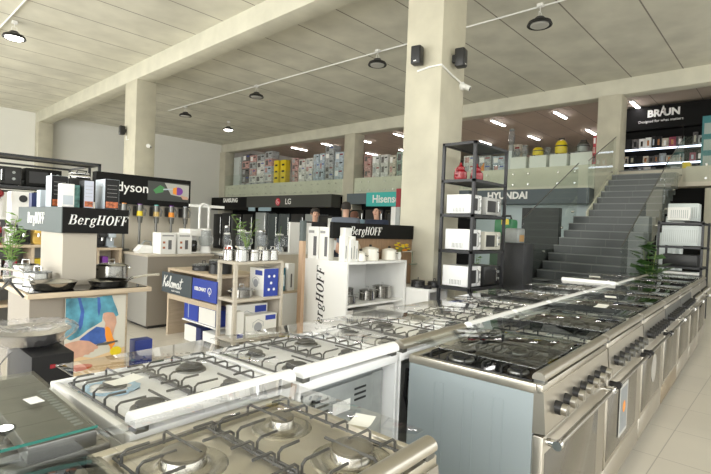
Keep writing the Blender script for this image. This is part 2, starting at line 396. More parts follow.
# ------------------------------------------------------------------ ceiling lamps
def pendant(loc, label, on=False):
    t = thing('pendant_lamp', label, 'lamp', loc, group='round pendant lamps under the ceiling')
    MB().lathe([(.03, .16), (.08, .15), (.12, .10), (.21, .06), (.235, .0), (.225, -.012), (.17, .012)], seg=24, caps=(True, False)).build('lamp_housing', black, t)
    MB().lathe([(.16, -.02), (.175, -.008), (.17, .012)], seg=24).build('lamp_lens', lampon if on else lampoff, t)
    MB().tube([(-.05, 0, .15), (-.05, 0, .25), (.05, 0, .25), (.05, 0, .15)], .006, 5).cyl((0, 0, .25), (0, 0, ZC-loc[2]-.03), .005, seg=6).box(-.05, -.05, ZC-loc[2]-.06, .05, .05, ZC-loc[2]-.005).build('hanger', whitep, t)
    return t
pendant((2.65, 13.3, 5.44), 'lit round pendant lamp at far left of the ceiling', True)
pendant((8.95, 17.4, 5.45), 'small dark pendant lamp nearest the left wall on long conduit')
pendant((11.4, 18.3, 5.45), 'lit round pendant lamp far back above the white wall', True)
pendant((8.95, 12.8, 5.45), 'dark pendant lamp left of the middle on long conduit')
pendant((8.97, 7.78, 5.45), 'dark pendant lamp just left of the big pillar')
pendant((9.05, 3.78, 5.42), 'dark pendant lamp right of the big pillar')
c = MB().cyl((8.85, 18.6, ZC-.03), (9.2, -2, ZC-.03), .018, seg=8).build('ceiling_conduit', whitep)
tag(c, 'thin white conduit carrying the row of dark pendant lamps', 'conduit')
c = MB().cyl((2.5, 14.5, ZC-.03), (2.6, -2, ZC-.03), .018, seg=8).build('ceiling_conduit', whitep)
tag(c, 'thin white conduit at top left by the lit lamp', 'conduit')
c = MB().cyl((16.2, 2, ZC-.03), (16.2, 23, ZC-.03), .012, seg=8).build('ceiling_conduit', whitep)
tag(c, 'thin pale conduit across the upstairs ceiling', 'conduit')
k = 0
ordn = ['first', 'second', 'third', 'fourth', 'fifth', 'sixth', 'seventh', 'eighth', 'ninth']
for xi, x in enumerate((17.1, 20.6)):
    for i, y in enumerate((4.05, 6.45, 8.85, 11.25, 13.65, 16.05, 18.45, 20.9)):
        t = thing('linear_ceiling_lamp', f"slim bright strip lamp on upstairs ceiling, {ordn[i]} from stair in {('front', 'back')[xi]} row", 'lamp', (x+.55, y, ZC-.08), group='strip lamps on the upstairs ceiling')
        MB().box(-.56, -.05, .02, .56, .05, .075).build('lamp_body', whitep, t, smooth=False)
        MB().box(-.55, -.045, -.0, .55, .045, .02).build('lamp_diffuser', striplight, t, smooth=False)

# ------------------------------------------------------------------ pillar fittings
def speaker(kind, p, label, tilt=0):
    t = thing('wall_speaker', label, 'speaker', p)
    M = face(kind, (0, 0, 0)) @ Matrix.Rotation(tilt, 4, 'Y')
    MB(M).box(-.075, -.13, .05, .075, .13, .19, .02).build('speaker_cabinet', black, t)
    MB(M).box(-.062, -.115, .189, .062, .115, .196, .003).build('grille', blackmetal, t)
    MB(M).box(-.03, -.05, 0, .03, .05, .05).build('bracket', black, t)
    MB(M).box(-.02, -.10, .1955, .02, -.085, .198).build('badge', letter, t)
speaker('X', (5.65, 4.08, 3.88), 'small black speaker on the left face of the big pillar', .2)
speaker('Y', (5.93, 3.72, 3.87), 'small black speaker on the right face of the big pillar', .2)
speaker('X', (5.65, 14.5, 3.98), 'small black speaker on the left concrete pillar')
def camera_dome(p, label, kind='Y'):
    t = thing('security_camera', label, 'camera', p)
    M = face(kind, (0, 0, 0))
    MB(M).lathe([(.06, 0), (.06, .03), (.03, .05)], seg=16).build('mount', whitep, t)
    MB(M).cyl((0, 0, .04), (.02, -.05, .13), .038, seg=14).build('camera_body', whitep, t)
    MB(M).cyl((.02, -.05, .13), (.022, -.052, .135), .028, seg=14).build('camera_lens', black, t)
camera_dome((6.2, 3.72, 3.55), 'white bullet security camera on the right face of big pillar')
camera_dome((6.02, 13.86, 3.55), 'white security camera on the left concrete pillar')
c = MB().tube([(5.64, 4.12, 3.70), (5.635, 3.90, 3.72), (5.635, 3.71, 3.715), (5.9, 3.705, 3.64), (6.18, 3.70, 3.58)], .014, 6).build('pillar_cable', whitep)
tag(c, 'white cable duct bent around the corner of the big pillar', 'cable')
c = MB().tube([(5.64, 14.45, 3.84), (5.64, 14.45, 3.72), (5.64, 14.3, 3.72)], .012, 6).build('pillar_cable', whitep)
tag(c, 'short white cable under the speaker on left pillar', 'cable')

# ------------------------------------------------------------------ cookers
def outline_roll(r, flat=.0):
    return [(r*math.cos(a), r*math.sin(a)) for a in [math.radians(q) for q in range(-40, 181, 20)]]
ROW0 = Vector((1.67, .63, 0)); RA = math.radians(2.4)
def rowpt(s, t): return (ROW0.x+s*math.cos(RA)-t*math.sin(RA), ROW0.y+s*math.sin(RA)+t*math.cos(RA), 0)
def cooker(label, s0, width, row, style, lid=True, nb=4):
    """row A: front faces the aisle (-t); row B: rear faces row A, front faces away"""
    D = .56; W = width
    tc = D/2 if row == 'A' else D*1.5+.03
    t = thing('gas_cooker', label, 'cooker', rowpt(s0+W/2, tc), RA)
    P = style; H = .875
    fy = -1 if row == 'A' else 1                       # side of the front
    def Y(a): return a*fy*-1                           # a<0 front  -> local y
    def bx(mb, x0, y0, z0, x1, y1, z1, b=0):
        ya, yb = sorted((Y(y0), Y(y1))); mb.box(x0, ya, z0, x1, yb, z1, b)
    h = W/2-.004; d = D/2
    # body: side panels + top frame; the rear is recessed
    mb = MB(); bx(mb, h-.012, -d+.03, .06, h, d-.004, .84); mb.build('side_panel', P['side'], t)
    mb = MB(); bx(mb, -h, -d+.03, .06, -h+.012, d-.004, .84)
    if P.get('grooves'):
        for gy in (-.12, .0, .13):
            for q in (-.02, .02): bx(mb, -h-.002, gy+q-.002, .1, -h+.001, gy+q+.002, .79)
            bx(mb, -h-.002, gy-.02, .786, -h+.001, gy+.02, .79)
    mb.build('side_panel', P['side'], t)
    mb = MB(); bx(mb, -h+.013, -d+.032, .08, h-.013, d-.07, .83); mb.build('oven_body', galv, t, smooth=False)
    # rear panel with vent slots and cable
    mb = MB(); bx(mb, -h+.02, d-.07, .1, h-.02, d-.062, .8, 0)
    bx(mb, -h*.75, d-.062, .18, h*.65, d-.05, .80, .004); mb.build('rear_panel', galv, t)
    mb = MB()
    for cx in (-.12, .10):
        for k in range(3): bx(mb, cx-.035, d-.0505, .76-.022*k, cx+.035, d-.048, .768-.022*k)
    for cx in (-.09, -.01, .07):
        for k in range(9): bx(mb, cx-.026, d-.0505, .65-.022*k, cx+.026, d-.048, .658-.022*k)
    mb.build('vent_slots', black, t, smooth=False)
    mb = MB(); bx(mb, -.06, d-.05, .69, .04, d-.0485, .735); mb.build('rating_plate', whitep, t, smooth=False)
    MB().tube([(-.30*W, Y(d-.04), .78), (-.34*W, Y(d-.03), .66), (-.25*W, Y(d-.035), .55), (.05*W, Y(d-.03), .46)], .008, 6).build('power_cable', black, t)
    # hob tray: raised rim, sunken plate
    mb = MB(); rim = .022
    bx(mb, -h, -d, .84, h, -d+rim, H, .004); bx(mb, -h, d-rim-.012, .84, h, d, H, .004)
    bx(mb, -h, -d+rim, .84, -h+rim, d-rim, H, .004); bx(mb, h-rim, -d+rim, .84, h, d-rim, H, .004)
    mb.build('hob_rim', P['hob'], t)
    mb = MB(); bx(mb, -h+rim, -d+rim, .84, h-rim, d-rim, H-.014); mb.build('hob_plate', P.get('plate', P['hob']), t)
    # burners
    pos = [(-.25, -.24), (-.25, .2), (.25, -.24), (.25, .2)] if nb == 4 else [(-.33, -.24), (-.33, .2), (0, -.02), (.33, -.24), (.33, .2)]
    rad = [.036, .048, .048, .03, .05]
    for i, (px, py) in enumerate(pos):
        r = rad[i % len(rad)]; X0, Y0, Z0 = px*W, Y(py*D), H-.014
        if P['hob'] is hobsteel and not P.get('plate'):
            b = MB().lathe([(r+.05, 0), (r+.046, .003), (r+.030, .003), (r+.026, .001), (r+.012, .001), (r+.004, .006), (r, .022), (r*.97, .024)], (X0, Y0, Z0), 26).build('burner', bsteel, t)
            MB().lathe([(r*.96, .024), (r*1.02, .027), (r*1.02, .033), (r*.85, .037), (r*.3, .036)], (X0, Y0, Z0), 26).build('burner_cap', mat('cap_steel', (.30, .28, .24), .35, .9), b)
        else:
            b = MB().lathe([(r+.006, 0), (r+.004, .006), (r*.8, .010)], (X0, Y0, Z0), 22).build('burner', dsteel, t)
            MB().lathe([(r*.78, .010), (r*.84, .013), (r*.84, .018), (r*.7, .021)], (X0, Y0, Z0), 22).build('burner_cap', P.get('cap', lens_w), b)
    # pan supports: two wire frames with bent fingers
    zt, zb, g = H+.022, H-.010, .004
    nf = 2 if nb == 4 else 3
    for gi in range(nf):
        x0 = -h+.035+(2*h-.07)*gi/nf+.006; x1 = -h+.035+(2*h-.07)*(gi+1)/nf-.006
        y0, y1 = -d+.055, d-.045; mb = MB()
        mb.tube([(x0, y0, zb+.004), (x1, y0, zb+.004), (x1, y1, zb+.004), (x0, y1, zb+.004)], g, 6, closed=True)
        xm = (x0+x1)/2
        for k in range(6):
            yy = y0+(y1-y0)*(k+.5)/6; L = (x1-x0)*(.36 if k in (1, 4) else .26)
            for sx_, xe in ((1, x0), (-1, x1)):
                mb.tube([(xe, yy, zb), (xe, yy, zt-.008), (xe+sx_*.010, yy, zt), (xe+sx_*L, yy, zt)], g*.95, 6)
        for yy, sg in ((y0, 1), (y1, -1)):
            mb.tube([(xm, yy, zb), (xm, yy, zt-.008), (xm, yy+sg*.01, zt), (xm, yy+sg*.16, zt)], g*.95, 6)
        mb.build('pan_support', P.get('grate', grate), t)
    ry = -(d-.018)                                     # profile always on the -t side
    zl = H+.048
    if lid:
        o = MB().box(-h+.01, -d+.03, zl, h-.01, d-.012, zl+.005, .0015).build('glass_lid', P.get('glass', lidglass), t)
        for hx in (-h+.03, h-.03): MB().box(hx-.018, ry-.02, H-.003, hx+.018, ry+.02, H+.022, .004).build('hinge', P.get('hinge', dsteel), t)
        mb = MB(); R = .026 if row == 'B' else .021
        prof = [(ry+R*math.cos(a)*1.1, H+(.024 if row == 'B' else .020)+R*math.sin(a)*1.05) for a in [math.radians(q) for q in range(-15, 196, 15)]]
        mb.prism(prof, -h+.008, h-.008, 'x'); mb.build('profile_rail', P['roll'], t)
    # front
    mb = MB(); pts = [(-d+.03, .70), (-d-.016, .705), (-d-.004, .852), (-d+.03, .852)]
    mb.prism([(Y(a), b) for a, b in pts], -h, h, 'x'); mb.build('control_panel', P['panel'], t, smooth=False)
    nk = P.get('nk', 6)
    for k in range(nk):
        kx = (-.36+.72*k/(nk-1))*W
        kb = MB().cyl((kx, Y(-d-.006), .772), (kx, Y(-d-.032), .770), .025, .024, 16).build('knob', P.get('knob', black), t)
        MB().cyl((kx, Y(-d-.032), .770), (kx, Y(-d-.052), .768), .021, .022, 16).box(kx-.004, min(Y(-d-.052), Y(-d-.058)), .750, kx+.004, max(Y(-d-.052), Y(-d-.058)), .788).build('knob_face', P.get('knobface', steel), kb)
    mb = MB(); bx(mb, -h+.004, -d-.008, .24, h-.004, -d+.03, .692, .004); dr = mb.build('oven_door', P['door'], t)
    mb = MB(); bx(mb, -h+.025, -d-.0095, .27, h-.15, -d-.007, .63, .0005); mb.build('oven_window', ovenglass, dr)
    mb = MB(); mb.cyl((-h+.03, Y(-d-.048), .668), (h-.03, Y(-d-.048), .668), .009, seg=12); mb.build('door_handle', P.get('handle', steel), dr)
    for sg in (-1, 1): MB().cyl((sg*(h-.045), Y(-d-.005), .668), (sg*(h-.045), Y(-d-.054), .668), .014, seg=12).cyl((sg*(h-.028), Y(-d-.048), .668), (sg*(h-.052), Y(-d-.048), .668), .017, seg=12).build('handle_end', P.get('hend', chrome), dr)
    mb = MB(); bx(mb, -h+.004, -d-.004, .09, h-.004, -d+.03, .232, .004); mb.build('storage_drawer', P.get('drawer', P['door']), t)
    for a in (-1, 1):
        for b in (-1, 1): MB().cyl((a*(h-.05), b*(d-.07), 0), (a*(h-.05), b*(d-.07), .085), .018, .024).build('foot', black, t)
    return t
wst = dict(side=white, hob=white, roll=whiteroll, panel=white, door=white, glass=lidglass, cap=lens_w)
hobsteel = mat('hob_steel', (.66, .62, .53), .30, .85)
sst = dict(side=steelside, hob=hobsteel, roll=steel_w, panel=steel, door=steel, glass=lidglass, cap=bsteel)
A1s = dict(side=steelside, hob=steel_w, plate=blackglass, cap=black, grate=black, roll=steel_w, panel=steel_w, door=steel_w, glass=lidgrey, grooves=1, nk=7)
A1hob = dict(A1s); 
cooker('stainless gas cooker nearest the camera with paper slip on its grate', -1.275, .57, 'A', sst)
cooker('steel cooker in the near left corner with smoked glass lid', -1.88, .59, 'A', dict(sst, hob=dsteel, glass=lidgrey))
k1 = cooker('wide stainless range with black glass top and chrome capped knobs', 0, .915, 'A', A1s, nb=5)
cooker('steel range with printed leaflet on oven door, right of the wide range', .93, .915, 'A', dict(A1s, hend=black, knobface=dsteel, nk=6), nb=5)
cooker('third steel range along the aisle, with round sticker on its door', 1.86, .915, 'A', dict(A1s, knobface=black, hend=black, panel=steel), nb=5)
bronze = mat('bronze_steel', (.36, .29, .20), .35, .8)
cooker('fourth range along the aisle, bronze drawer front', 2.79, .915, 'A', dict(A1s, knobface=black, drawer=bronze, panel=dsteel), nb=5)
cooker('fifth range along the aisle with dark glass lid', 3.72, .915, 'A', dict(A1s, knobface=black, panel=dsteel), nb=5)
cooker('sixth range along the aisle, steel front', 4.65, .915, 'A', dict(A1s), nb=5)
cooker('seventh range along the aisle, farthest steel one', 5.58, .915, 'A', dict(A1s), nb=5)
wt = cooker('white gas cooker at left with blue protective film on hob', -1.165, .55, 'B', wst)
rf = random.Random(4); mb = MB(Matrix.Translation((-.144, .134, .8625))); nn_ = 22
mb.rings([[((a+rf.uniform(-.012, .012))*math.cos(2*PI*k/nn_), (a+rf.uniform(-.012, .012))*math.sin(2*PI*k/nn_), z) for k in range(nn_)] for a, z in ((.060, 0), (.085, 0), (.083, .001), (.061, .001))], closed=True)
mb.build('protective_film', mat('blue_film', (.45, .66, .85), .2), wt, label='blue protective film around a burner')
cooker('white gas cooker in the middle foreground with empty grates', -.605, .575, 'B', wst)
cooker('white gas cooker directly behind the wide steel range', -.02, .60, 'B', dict(wst, roll=steel_w))
cooker('fourth white cooker of the back row with cream profile', .62, .60, 'B', dict(wst, hob=whitep))
cooker('fifth cooker of the back row with black grates and white profile', 1.24, .60, 'B', dict(wst, hob=whitep))
cooker('sixth cooker of the back row, wide with white profile', 1.88, .90, 'B', dict(wst, plate=dsteel))
cooker('seventh cooker of the back row, wide white one', 2.84, .90, 'B', dict(wst))
c8 = cooker('eighth cooker of the back row with black top and white edge', 4.0, .90, 'B', dict(wst, hob=blackglass))
MB().box(-.47, -.27, .86, -.435, .29, .935, .012).build('side_profile', whiteroll, c8)
cooker('ninth cooker of the back row with steel profile by the plant', 4.95, .90, 'B', dict(sst, hob=dsteel))
cooker('dark cooker at left edge with a loose glass sheet on top', -1.80, .60, 'B', dict(sst, hob=mat('satin_steel', (.30, .29, .26), .4, .6), cap=black, side=dsteel, panel=black), lid=False)
# loose glass sheet with teal edge on the left cooker
t = thing('glass_sheet', 'loose glass sheet with teal edge and white sticker at left', 'glass sheet', (.09, 1.36, .941))
MB().box(-.30, -.25, 0, .30, .26, .006).build('pane', lidgrey, t, smooth=False)
MB().box(-.30, -.2515, 0, .30, -.2505, .006).build('polished_edge', tealedge, t, smooth=False)
MB(Matrix.Rotation(.12, 4, 'Z')).box(.222, -.055, .0065, .252, -.005, .0072).build('sticker', whitep, t, smooth=False)
MB().box(.17, -.25, -.04, .30, .26, -.004, .004).build('steel_strip', dsteel, t)
mb = MB()
for k in range(14): mb.box(.270, -.20+.022*k, -.005, .288, -.192+.022*k, -.002)
mb.build('vent_row', galv, t, smooth=False)
def slip(loc, rz, label, sx=.05, sy=.035):
    mb = MB(); n = 6
    R = [[(-sx+2*sx*i/n, y, .004+.012*abs((i/n-.4))**1.5) for y in (-sy, sy)] for i in range(n+1)]
    for i in range(n):
        a, b = R[i], R[i+1]
        V = [mb.v(p) for p in (a[0], b[0], b[1], a[1])]; mb._f(V)
    o = mb.build('paper_slip', mat('paper', (.85, .85, .8), .7), None, loc); o.rotation_euler = (0, 0, rz); return tag(o, label, 'paper')
slip((.915, .80, .901), .4, 'curled white paper slip on burner of near steel cooker', .035, .028)
slip((.60, 1.50, .900), .2, 'cream price card lying on burner of left white cooker', .05, .03)
slip((6.05, 1.73, .930), .3, 'folded white paper on the far black topped cooker', .11, .06)
slip((4.1, 1.05, .932), .3, 'small white card on far range lid', .06, .04)
slip((3.5, .95, .932), .1, 'second white card on range lid in aisle row', .09, .035)
mb = MB(); V = [mb.v(p) for p in ((.02, 0, 0), (.02, 0, .26), (-.16, 0, .26), (-.16, 0, 0))]; mb._f(V)
# leaflet and sticker on oven doors
lf = thing('door_leaflet', 'white leaflet with blue and orange print on oven door', 'leaflet', rowpt(1.30, -.0125), RA)
MB().box(-.10, -.004, .32, .10, -.001, .60).build('sheet', mat('leaflet_paper', (.50, .50, .47), .4), lf, smooth=False)
MB().box(-.08, -.005, .34, .08, -.004, .58).build('printed_panel', mat('leaflet_print', (.24, .26, .28), .4), lf, smooth=False)
MB(Matrix.Translation((0, -.0055, .47)) @ FY).lathe([(.032, 0), (.032, .001)], seg=18).build('orange_spot', orange, lf)
st_ = MB(Matrix.Translation((0, -.010, .48)) @ FY).lathe([(.10, -.001), (.10, .0005)], seg=28).lathe([(.075, 0.0005), (.075, .001)], seg=28).build('round_sticker', mat('sticker_grey', (.4, .38, .34), .4), None, rowpt(2.32, -.001))
st_.rotation_euler = (0, 0, RA); tag(st_, 'round grey sticker on the third range door', 'sticker')

# ------------------------------------------------------------------ cookware island at left
def pan(label, loc, r, h, rz=0, m=pansteel, lid=False, handle=True, ears=False, glasslid=False, hl=.19, group=None, name='frying_pan', inner=None, scale=1):
    t = thing(name, label, 'pan' if name == 'frying_pan' else 'pot', loc, rz, group)
    b = r*.78 if name == 'frying_pan' else r*.96
    MB().lathe([(b, 0), (b+.01, .004), (r, h), (r+.006, h+.003), (r-.003, h), (b-.004, .008), (.001, .007)], seg=26, caps=(True, False)).build('pan_body', m, t)
    if handle:
        MB().tube([(r-.004, 0, h-.015), (r+.03, 0, h+.008), (r+hl*.6, 0, h+.025), (r+hl, 0, h+.028)], .009, 8, r1=.011).build('handle', chrome if m is not black else black, t)
    if ears:
        for sg in (-1, 1):
            MB().tube([(sg*(r-.002), -.035, h*.78), (sg*(r+.03), -.028, h*.82), (sg*(r+.034), 0, h*.83), (sg*(r+.03), .028, h*.82), (sg*(r-.002), .035, h*.78)], .006, 6).build('ear_handle', chrome if m is not black else black, t)
    if lid:
        l = MB().lathe([(r+.004, h+.002), (r+.004, h+.007), (r*.8, h+r*.14), (r*.4, h+r*.2), (.01, h+r*.22)], seg=26).build('lid', jarglass if glasslid else m, t)
        MB().tube([(-.025, 0, h+r*.2), (-.022, 0, h+r*.22+.028), (.022, 0, h+r*.22+.028), (.025, 0, h+r*.2)], .005, 6).build('lid_knob', chrome if m is not black else black, l)
    return t
isl = thing('cookware_island', 'beige topped cookware island with tall sign at left', 'display stand', (.89, 3.90, 0))
MB().box(0, 0, .815, .87, .85, .85, .004).build('top_board', wood, isl)
MB().box(.02, .03, .8505, .84, .80, .856).build('black_inlay', blackglass, isl, smooth=False)
MB().box(.05, .16, .0, .72, .80, .815).build('base_cabinet', taupe, isl, smooth=False)
MB().box(.32, .14, .0, .735, .16, .815).build('back_post', wood, isl, smooth=False)
MB().box(.31, .36, .85, .56, .96, 1.29)  .build('sign_column', mat('column_beige', (.44, .40, .335), .5), isl, smooth=False)
sg = MB().box(.295, .33, 1.275, .80, 1.66, 1.48).build('sign_box', blackprint, isl, smooth=False)
MB().box(.288, .328, 1.273, .295, 1.66, 1.482).build('sign_side_panel', greysign, isl, smooth=False, label='grey sign side panel')
o, wd = serif_word('sign_lettering', 'BergHOFF', .078, letter, isl, face('Y', (.335, .327, 1.345)), sx=.93)
o, wd = serif_word('sign_side_lettering', 'BergHOFF', .10, letter, isl, face('X', (.287, 1.31, 1.335)), sx=.85, shear=.1)
# poster on the -Y face
po = thing('kitchen_poster', 'colour poster of hands peeling a carrot over a board', 'poster', (1.165, 4.026, .02))
MB().box(0, 0, 0, .44, .012, .765).build('poster_sheet', mat('poster_ground', (.62, .60, .52), .4), po, smooth=False)
def shape(name, pts, m, z=.001, par=po, sc=(1, 1)):
    if par is po: pts = [(a, .765-(.765-b)*.76 if b > .001 else 0) for a, b in pts]
    mb = MB(Matrix.Translation((0, -z, 0)) @ FY); mb.rings([[(a*sc[0], b*sc[1], 0) for a, b in pts], [(a*sc[0], b*sc[1], .0008) for a, b in pts]]); return mb.build(name, m, par, smooth=False)
pt_teal = mat('poster_teal', (.09, .30, .40), .4, noise=(9, .5)); pt_blue = mat('poster_blue', (.05, .12, .40), .4, noise=(9, .4)); pt_skin = mat('poster_skin', (.62, .36, .26), .4, noise=(10, .15))
shape('printed_board', [(0, .0), (.44, .0), (.44, .20), (.2, .13), (0, .20)], mat('poster_wood', (.72, .52, .30), .4), .0008)
shape('printed_shirt', [(0, .765), (.10, .765), (.20, .75), (.27, .765), (.33, .765), (.345, .70), (.37, .62), (.385, .55), (.36, .53), (.34, .57), (.30, .56), (.265, .58), (.26, .50), (.22, .47), (.16, .43), (.10, .37), (.04, .34), (0, .37)], pt_teal, .001)
shape('printed_fold', [(.08, .765), (.10, .765), (.13, .62), (.12, .48), (.10, .42), (.09, .50), (.105, .62)], pt_blue, .0012)
shape('printed_fold', [(.22, .76), (.24, .75), (.25, .65), (.235, .55), (.225, .62)], pt_blue, .0012)
shape('printed_apron', [(.10, .34), (.16, .40), (.22, .45), (.28, .43), (.32, .34), (.31, .29), (.24, .26), (.17, .27), (.12, .29)], pt_blue, .0014)
shape('printed_hand', [(.27, .585), (.30, .59), (.345, .58), (.365, .53), (.37, .47), (.355, .40), (.345, .34), (.335, .33), (.33, .39), (.32, .36), (.31, .34), (.30, .37), (.305, .42), (.29, .40), (.28, .42), (.285, .48), (.265, .53)], pt_skin, .002)
shape('printed_hand', [(0, .31), (.05, .325), (.11, .33), (.17, .31), (.21, .27), (.235, .245), (.235, .22), (.21, .215), (.205, .195), (.18, .19), (.17, .17), (.14, .175), (.125, .155), (.10, .16), (.06, .145), (0, .16)], pt_skin, .002)
shape('printed_carrot', [(.285, .43), (.30, .44), (.32, .42), (.335, .36), (.35, .30), (.365, .27), (.36, .24), (.345, .22), (.34, .17), (.33, .17), (.325, .22), (.30, .27), (.285, .35)], orange, .0026)
shape('printed_peeler', [(.22, .25), (.23, .27), (.38, .28), (.385, .265), (.30, .245)], dsteel, .0032)
shape('printed_lemon', [(.37+.045*math.cos(a), .165+.05*math.sin(a)) for a in [2*PI*k/14 for k in range(14)]], yellow, .003)
shape('printed_tomato', [(.10+.10*math.cos(a), .05+.035*math.sin(a)) for a in [2*PI*k/14 for k in range(14)]], mat('poster_red', (.6, .12, .05), .4), .003)
# pans on the island
pan('large shallow steel frying pan on left side of island top', (1.10, 4.09, .857), .155, .055, PI*.78)
pan('steel frying pan with long handle pointing right on island', (1.49, 4.09, .857), .15, .045, .02, hl=.27)
pan('lidded steel saucepan at back left of island', (1.06, 4.36, .857), .095, .10, 2.6, name='saucepan', lid=True, glasslid=True)
pan('tall lidded steel stockpot on island behind plant', (1.03, 4.585, .857), .085, .14, 2.9, name='saucepan', lid=True, handle=False, ears=True)
pan('wide steel casserole right of the sign column', (1.63, 4.42, .857), .13, .13, 0, name='casserole', lid=True, handle=False, ears=True)
c = MB().tube([(.875, 4.3, .93), (.79, 4.15, .87), (.81, 4.0, .93), (.875, 3.93, .83)], .008, 6).build('pan_stand', black); c.location = (0, 0, 0)
tag(c, 'black bent wire rack leg at far left of island top', 'rack')
# cartons on the sign
def carton(label, loc, w, d, h, front, side, rz=0, deco=None, group=None, name='product_carton', cat='box', top=None):
    t = thing(name, label, cat, loc, rz, group)
    MB().box(0, 0, 0, w, d, h, .0015).build('carton_body', side, t)
    MB().box(.002, -.0012, .002, w-.002, 0, h-.002).build('front_print', front, t, smooth=False)
    if deco: deco(t, w, d, h)
    return t
def d_bands(colr, z0=.72, z1=.9, x0=.1, x1=.9):
    def f(t, w, d, h): MB().box(w*x0, -.0022, h*z0, w*x1, -.0012, h*z1).build('print_band', colr, t, smooth=False)
    return f
def d_knife(t, w, d, h):
    MB().box(w*.08, -.0022, h*.04, w*.92, -.0012, h*.24).build('food_photo', mat('food_print', (.45, .12, .04), .4, noise=(40, .8)), t, smooth=False)
    mb = MB()
    for k in range(4): mb.box(w*.15, -.0022, h*(.4+.13*k), w*.85, -.0012, h*(.412+.13*k))
    mb.build('text_lines', mat('grey_ink', (.3, .3, .3), .5), t, smooth=False)
dkp = mat('dark_print', (.02, .02, .021), .5, spec=.2); silv = mat('silver_print', (.50, .56, .62), .35); tealp = mat('teal_print', (.12, .30, .27), .4, noise=(30, .6))
Z = 1.483
carton('dark knife carton with silver side, first from left on sign', (1.20, 4.60, Z), .125, .16, .265, dkp, silv, deco=d_knife)
carton('white and grey carton beside left dark carton on sign', (1.195, 4.30, Z), .09, .10, .185, whitep, whitep, deco=d_bands(silv, .1, .5))
carton('low teal patterned carton in the middle of sign', (1.288, 4.37, Z), .06, .1, .185, tealp, dkp)
carton('slim silver lilac carton with food picture on sign', (1.355, 4.30, Z), .075, .12, .225, mat('lilac_print', (.52, .55, .66), .35), dkp, deco=d_knife)
carton('tall dark carton with ember picture at right end of sign', (1.505, 4.27, Z), .115, .22, .25, dkp, silv, deco=d_knife)
carton('small pale blue carton behind left end of sign', (1.20, 4.93, Z), .06, .1, .15, silv, mat('pale_blue_print', (.6, .72, .8), .4))
carton('small navy carton at far left end of sign', (1.20, 5.2, Z), .05, .09, .13, navy, navy)
# low box with wrapped pan in front of the island
carton('low black carton with tiny red mark standing before the island', (.66, 2.78, 0), .19, .50, .69, dkp, dkp, deco=d_bands(red, .90, .93, .42, .55))
wp = thing('wrapped_pan', 'shallow steel pan wrapped in clear crumpled plastic film', 'pan', (.72, 3.07, .705))
MB().lathe([(.13, 0), (.18, .065), (.195, .07), (.175, .065), (.125, .008), (.001, .007)], seg=28, caps=(True, False)).build('pan_body', steel, wp)
mb = MB(); n = 84; R = []
rnd = random.Random(3)
for rr, zz in ((.14, -.004), (.18, .02), (.215, .05), (.225, .08), (.21, .095), (.185, .10), (.15, .09), (.10, .08), (.01, .075)):
    R.append([((rr*(1+rnd.uniform(-.035, .035)))*math.cos(2*PI*k/n), (rr*(1+rnd.uniform(-.035, .035)))*math.sin(2*PI*k/n), zz+rnd.uniform(-.007, .009)) for k in range(n)])
mb.rings(R); mb.build('plastic_film', plasticwrap, wp)
mb = MB(); R = []
for rr, zz in ((.03, -.30), (.05, -.18), (.045, -.08), (.10, .0)):
    R.append([(-.20+(rr*(1+rnd.uniform(-.3, .3)))*math.cos(2*PI*k/12), -.1+(rr*(1+rnd.uniform(-.3, .3)))*math.sin(2*PI*k/12), zz) for k in range(12)])
mb.rings(R); mb.build('film_tail', plasticwrap, wp)
c = MB().box(0, 0, 0, .16, .12, .30, .003).build('blue_carton', blue, None, (1.83, 4.36, .0)); tag(c, 'small blue carton on the floor right of the island base', 'box')

# ------------------------------------------------------------------ plants
def leafy(label, loc, stems, m, lsize, name='potted_plant', vase=True, seed=1, vh=.18, spread=.25, height=.5, vasem=None, lw=.22):
    rn = random.Random(seed); t = thing(name, label, 'plant', loc)
    if vase: MB().lathe([(.035, 0), (.05, .02), (.045, vh*.6), (.03, vh), (.027, vh), (.03, .03), (.001, .02)], seg=18, caps=(True, False)).build('vase', vasem or jarglass, t)
    sm = MB(); lm = MB()
    for i in range(stems):
        a = rn.uniform(0, 2*PI); q = rn.uniform(.2, 1)*spread; hh = height*rn.uniform(.65, 1)
        pts = [(q*f*f*math.cos(a), q*f*f*math.sin(a), .03+hh*f) for f in (0, .25, .5, .75, 1)]
        sm.tube(pts, .005, 5, r1=.002)
        for f in [j/9 for j in range(3, 10)]:
            b = Vector((q*f*f*math.cos(a), q*f*f*math.sin(a), .03+hh*f)); an = rn.uniform(0, 2*PI); L = lsize*rn.uniform(.7, 1.2)
            d = Vector((math.cos(an), math.sin(an), rn.uniform(.1, .9))).normalized(); s_ = d.cross(Vector((0, 0, 1))).normalized()*L*lw
            n_ = d.cross(s_).normalized()*L*.05
            P = [b, b+d*L*.35+s_+n_, b+d*L-Vector((0, 0, L*.15)), b+d*L*.35-s_+n_, b+d*L*.4-n_*1.0]
            V = [lm.v(p) for p in P]
            lm._f([V[0], V[1], V[4]]); lm._f([V[1], V[2], V[4]]); lm._f([V[2], V[3], V[4]]); lm._f([V[3], V[0], V[4]])
    sm.build('stems', stemm, t); lm.build('leaves', m, t)
    return t
leafy('leafy green sprig in a glass vase at far left of island', (.95, 4.71, .857), 9, leafm, .09, seed=4, spread=.14, height=.55)
leafy('tall light green branches in a glass jar on wooden shelf unit', (3.08, 4.49, 1.004), 6, leafm, .075, seed=8, spread=.28, height=.46, vh=.14)
leafy('sparse green branch behind the shelf unit near white panel', (4.83, 6.13, .962), 3, leafd, .05, seed=9, spread=.10, height=.42)
leafy('broad dark leaved plant at end of the cooker rows', (8.9, 1.72, 0), 12, leafd, .24, seed=5, spread=.16, height=1.36, lw=.5, vh=.5, vasem=black)

